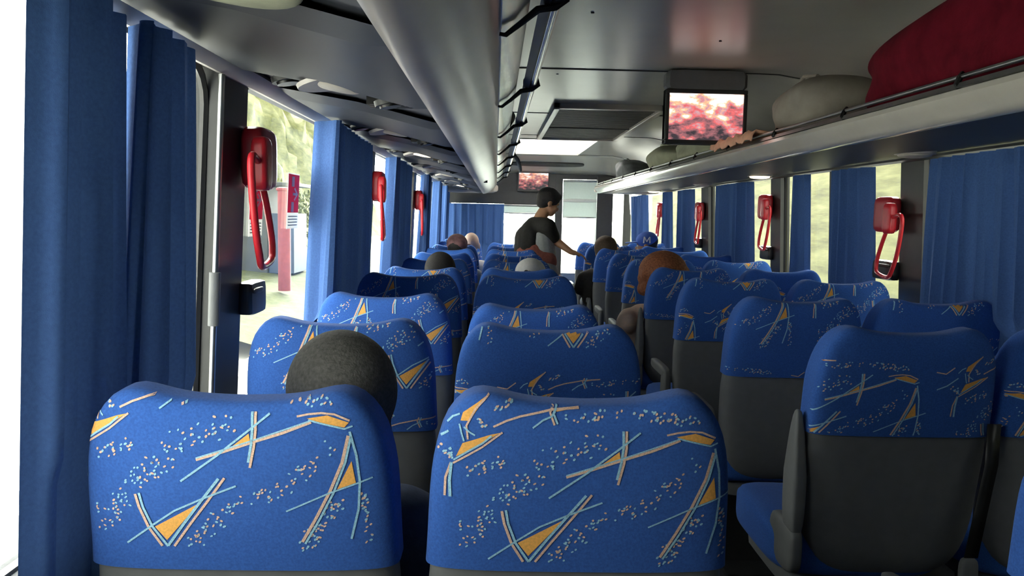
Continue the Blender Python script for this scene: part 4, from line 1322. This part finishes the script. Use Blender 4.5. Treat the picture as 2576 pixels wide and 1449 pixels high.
# the standing person, leaning towards the right seats
def standing():
    D = 7.08
    base = Vector((0.50, D, 0.0))
    t = thing('person', 'standing person in dark jacket and pale shirt, arm reaching to a seat back', 'person', base)
    def L_(v): return Vector(v) - base
    P = lambda px, py, d=D: at(px, py, d)
    headtop = P(1381, 474)
    R = frame_((1.0, 0.25, -0.42), (0.15, 0, 1))
    c = headtop - Vector((0.0, 0, 0.118))
    neck = P(1345, 534); neck.z = c.z - 0.14; neck.x = c.x - 0.075
    shR = Vector((neck.x + 0.065, D - 0.13, neck.z - 0.075))     # nearer to the camera
    shL = Vector((neck.x + 0.050, D + 0.15, neck.z - 0.060))
    chest = Vector((neck.x - 0.05, D, neck.z - 0.19))
    hip = Vector((0.36, D, 0.985))
    el = P(1398, 606, D - 0.02); 
    ha = P(1437, 634, D - 0.10)
    elL = Vector((shL.x + 0.0, D + 0.17, shL.z - 0.26)); haL = Vector((elL.x + 0.10, D + 0.13, elL.z - 0.20))
    kn = [Vector((0.50, D - 0.09, 0.50)), Vector((0.54, D + 0.10, 0.50))]
    an = [Vector((0.52, D - 0.10, 0.09)), Vector((0.57, D + 0.10, 0.09))]
    hips = [Vector((0.44, D - 0.085, 0.90)), Vector((0.45, D + 0.085, 0.90))]
    body = MB()
    def limb(mb, a, ra, b, rb): mb.capsule(L_(a), ra, L_(b), rb)
    head_solids(body, L_(c), R, 1.0)
    limb(body, c + Vector((-0.03, 0, -0.07)), 0.052, neck + Vector((-0.03, 0, -0.06)), 0.06)
    limb(body, neck + Vector((-0.03, 0, -0.1)), 0.10, chest, 0.125)
    limb(body, chest, 0.125, hip, 0.115)
    for a, b, h in ((shR, el, ha), (shL, elL, haL)):
        limb(body, neck + Vector((-0.02, 0, -0.08)), 0.07, a, 0.055)
        limb(body, a, 0.053, b, 0.040)
        limb(body, b, 0.041, h, 0.026)
    hand_solids(body, L_(ha), (1, -0.05, -0.25), (0.25, 0, 1), 1, 0.35)
    hand_solids(body, L_(haL), (1, -0.3, -0.25), (0.25, 0, 1), -1, 0.35)
    for i in (0, 1):
        limb(body, hips[i], 0.090, kn[i], 0.058); limb(body, kn[i], 0.058, an[i], 0.038)
        limb(body, an[i] + Vector((-0.04, 0, -0.05)), 0.036, an[i] + Vector((0.13, 0, -0.06)), 0.028)
    remeshed('body', body, M['skin_tan'], 0.0085, 2, t)
    eyes(c, R, 1.0, t, base)
    s_ = MB()                                            # pale shirt
    limb(s_, neck + Vector((0.015, 0, -0.13)), 0.110, chest + Vector((0.05, -0.01, 0)), 0.128)
    limb(s_, chest + Vector((0.05, -0.01, 0)), 0.128, hip + Vector((0.06, -0.01, 0.04)), 0.122)
    limb(s_, neck + Vector((-0.01, 0, -0.06)), 0.075, neck + Vector((0, 0, -0.16)), 0.10)
    remeshed('shirt', s_, M['cloth_grey'], 0.011, 3, t)
    j = MB()                                             # dark jacket: back, sleeves to the elbow
    limb(j, neck + Vector((-0.065, 0.0, -0.12)), 0.105, chest + Vector((-0.045, 0.0, 0.0)), 0.128)
    limb(j, chest + Vector((-0.045, 0.0, 0.0)), 0.128, chest + Vector((-0.055, 0.0, -0.14)), 0.120)
    limb(j, chest + Vector((-0.04, -0.06, 0.02)), 0.09, chest + Vector((-0.05, -0.06, -0.13)), 0.09)
    for a, b in ((shR, el), (shL, elL)):
        limb(j, neck + Vector((-0.05, 0, -0.07)), 0.08, a, 0.072)
        limb(j, a, 0.070, a + (b - a) * 0.72, 0.058)
    remeshed('jacket', j, M['cloth_dark'], 0.011, 3, t)
    w = MB()                                             # rust coloured cloth round the waist
    limb(w, hip + Vector((-0.05, -0.03, 0.08)), 0.128, hip + Vector((-0.06, -0.03, -0.02)), 0.135)
    limb(w, hip + Vector((-0.05, -0.06, 0.03)), 0.115, hip + Vector((0.09, -0.07, -0.01)), 0.098)
    remeshed('waist_cloth', w, M['cloth_rust'], 0.011, 3, t)
    tr = MB()
    limb(tr, hip + Vector((0.04, 0, -0.02)), 0.125, Vector((0.45, D, 0.86)), 0.13)
    for i in (0, 1):
        limb(tr, hips[i], 0.108, kn[i], 0.080); limb(tr, kn[i], 0.079, an[i] + Vector((0, 0, 0.03)), 0.062)
    remeshed('trousers', tr, M['cloth_grey'], 0.013, 3, t)
    h = MB(); hair_cap(h, L_(c), R, 1.0, 0.011, -0.02, 1.0)
    h.ell(L_(c) + R @ Vector((0, 0.05, 0.075)), (0.066, 0.05, 0.032), R)
    remeshed('hair', h, M['hair_black'], 0.008, 3, t)
standing()

# ------------------------------------------------------------------ outside
GZ = -1.25
struct('road', MB().box(-4.35, 5.2, -40, 90, GZ - 0.2, GZ), M['asphalt'], 'grey asphalt road outside the coach')
struct('road_line', MB().box(-4.14, -4.0, -40, 90, GZ, GZ + 0.006), M['line'], 'white edge line of the road outside the left window')
struct('glare_paving', MB().box(-30, 30, 13.5, 120, GZ + 0.008, GZ + 0.02), M['concrete'], None) if False else None
def terrain(name, prof, y0, y1, material, label, rough=0.5, seed=1, ny=70, nx=40):
    from mathutils import noise
    vs, fs = [], []
    # resample profile
    pr = [Vector(p) for p in prof]
    acc = [0]
    for a, b in zip(pr, pr[1:]): acc.append(acc[-1] + (b - a).length)
    def samp(u):
        u *= acc[-1]
        for i in range(len(pr) - 1):
            if u <= acc[i + 1]:
                return pr[i] + (pr[i + 1] - pr[i]) * ((u - acc[i]) / (acc[i + 1] - acc[i]))
        return pr[-1]
    for j in range(ny + 1):
        y = y0 + (y1 - y0) * j / ny
        for i in range(nx + 1):
            p = samp(i / nx)
            k_ = min(1, i / nx * 5)
            n_ = noise.fractal(Vector((p.x * 0.5 + seed * 9, y * 0.5, p.y * 0.5)), 0.8, 2.0, 5)
            end = min(1, j / 6) * min(1, (ny - j) / 6)
            if name == 'verge_left': end = 1
            if name == 'hillside_left': end = min(end, max(0.0, min(1, (y - 2.25 * abs(p.x)) / 5)))
            vs.append((p.x + n_ * rough * k_ * 0.6, y + 0.5 * rough * n_ * k_, p.y * ((0.0 if name == 'hillside_left' else 0.35) + (1.0 if name == 'hillside_left' else 0.65) * end) + n_ * rough * k_ + (1 - end) * GZ * 0.65))
    for j in range(ny):
        for i in range(nx):
            a = j * (nx + 1) + i
            if name.endswith('left') and vs[a][1] < 1.95 * abs(vs[a][0]): continue
            fs.append((a, a + 1, a + nx + 2, a + nx + 1))
    return struct(name, MB().add(vs, fs), material, label)
terrain('hillside_left', [(-9.4, -0.55), (-10.3, 0.6), (-12, 5), (-15, 10), (-22, 16), (-34, 20)], 21, 75, M['hill_left'], 'yellow-green leafy hillside outside the left windows', 1.0, 1)
terrain('verge_left', [(-4.3, GZ - 0.01), (-4.9, GZ + 0.15), (-6.5, -0.8), (-8.0, -0.65), (-10.5, -0.5)], 15, 75, M['verge'], 'pale grass verge beside the road outside the left window', 0.10, 3)
terrain('hillside_right', [(5.0, GZ - 0.02), (5.6, -0.6), (6.6, 1.2), (8.0, 4.0), (11, 8), (20, 12)], -14, 46, M['hill_right'], 'dry yellow-green grassy bank outside the right windows', 0.35, 5)
# red roadside post
pb = at(716, 745, 22); 
t = thing('roadside_post', 'faded red post standing on the verge outside the near left window', 'post', (pb.x, 22, -0.85))
obj('shaft', MB().tube([(0, 0, 0), (0, 0, 2.75)], 0.17, 12), M['post_red'], t)
obj('post_cap', MB().rbox((0, 0, 2.78), (0.20, 0.20, 0.06), 3, 6), M['post_red'], t)
t = thing('kiosk', 'grey roadside hut with blue front beyond the red post, outside the left window', 'hut', (-8.3, 27.5, -0.75))
obj('wall', MB().box(-0.75, 0.75, -1.0, 1.0, 0, 2.9), M['kiosk_grey'], t, bevel=0.02)
obj('front_panel', MB().box(0.76, 1.6, -0.9, 0.9, 0.0, 2.0), M['kiosk_blue'], t, bevel=0.02)
obj('roof', MB().box(-0.9, 1.7, -1.15, 1.15, 2.9, 3.02), M['kiosk_grey'], t, bevel=0.02)
rr = random.Random(5)
def shrub(x, y, z, h, label):
    t = thing('shrub', label, 'shrub', (x, y, z), 'roadside shrubs outside the left windows')
    obj('stem', MB().tube([(0, 0, 0), (0.03, 0.02, h * 0.5)], [0.07, 0.04], 8), M['bark'], t)
    f = MB()
    for i in range(420):
        u = Vector((rr.gauss(0, 1), rr.gauss(0, 1), rr.gauss(0, 1))).normalized() * (rr.random() ** 0.4)
        p = Vector((u.x * h * 0.42, u.y * h * 0.42, h * 0.58 + u.z * h * 0.45))
        q = Euler((rr.uniform(0, 6), rr.uniform(0, 6), rr.uniform(0, 6))).to_matrix()
        a = 0.12
        f.add([p + q @ Vector(v) for v in ((-a, 0, 0), (0, -a * 0.45, 0), (a, 0, 0), (0, a * 0.45, 0))], [(0, 1, 2, 3)])
    obj('foliage', f, M['leaf'], t, smooth=False)
for i, (x, y, z, h, lab) in enumerate([(-9.2, 30.5, -0.6, 3.6, 'yellow-green shrub behind the grey roadside hut'), (-8.6, 36, -0.6, 3.0, 'yellow-green shrub beyond the hut, seen through the second left window'), (-9.3, 24.2, -0.6, 2.6, 'small yellow-green shrub left of the red post')]):
    shrub(x, y, z, h, lab)
# pale open ground far ahead and all round
m = MB().box(-150, 150, -80, 250, GZ - 0.6, GZ - 0.25)
struct('ground', m, M['concrete'], 'pale sunlit open ground around the road')
struct('glare_paving', MB().box(-4.6, 5.6, 15, 90, GZ + 0.008, GZ + 0.03), M['concrete'], 'added pale paving ahead of the coach, standing in for burnt-out road')

# ------------------------------------------------------------------ light
w = bpy.data.worlds.new('sky')
sc.world = w
w.use_nodes = True
nt = w.node_tree
bg = nt.nodes['Background']
tc = nt.nodes.new('ShaderNodeTexCoord')
sep = nt.nodes.new('ShaderNodeVectorMath'); sep.operation = 'DOT_PRODUCT'
gd = Vector((0.05, 0.93, 0.36)).normalized()
sep.inputs[1].default_value = gd
nt.links.new(tc.outputs['Generated'], sep.inputs[0])
mr = nt.nodes.new('ShaderNodeMapRange')
mr.inputs['From Min'].default_value = 0.80
mr.inputs['From Max'].default_value = 1.0
mr.inputs['To Min'].default_value = 0
mr.inputs['To Max'].default_value = 1
nt.links.new(sep.outputs['Value'], mr.inputs['Value'])
pw = nt.nodes.new('ShaderNodeMath'); pw.operation = 'POWER'; pw.inputs[1].default_value = 1.5
nt.links.new(mr.outputs['Result'], pw.inputs[0])
ml = nt.nodes.new('ShaderNodeMath'); ml.operation = 'MULTIPLY_ADD'
ml.inputs[1].default_value = 70.0
ml.inputs[2].default_value = 5.0
nt.links.new(pw.outputs[0], ml.inputs[0])
bg.inputs['Color'].default_value = (1.0, 0.985, 0.93, 1)
nt.links.new(ml.outputs[0], bg.inputs['Strength'])
sun = bpy.data.lights.new('sun', 'SUN')
sun.energy = 6.5
sun.angle = math.radians(3)
sun.color = (1.0, 0.95, 0.82)
so = bpy.data.objects.new('sun', sun); C.objects.link(so)
so.rotation_euler = Vector((0.30, -0.80, -1.0)).to_track_quat('-Z', 'Y').to_euler()

sc.view_settings.view_transform = 'Standard'
sc.view_settings.look = 'None'
sc.view_settings.gamma = 1
sc.view_settings.use_curve_mapping = False
sc.view_settings.exposure = 0.3
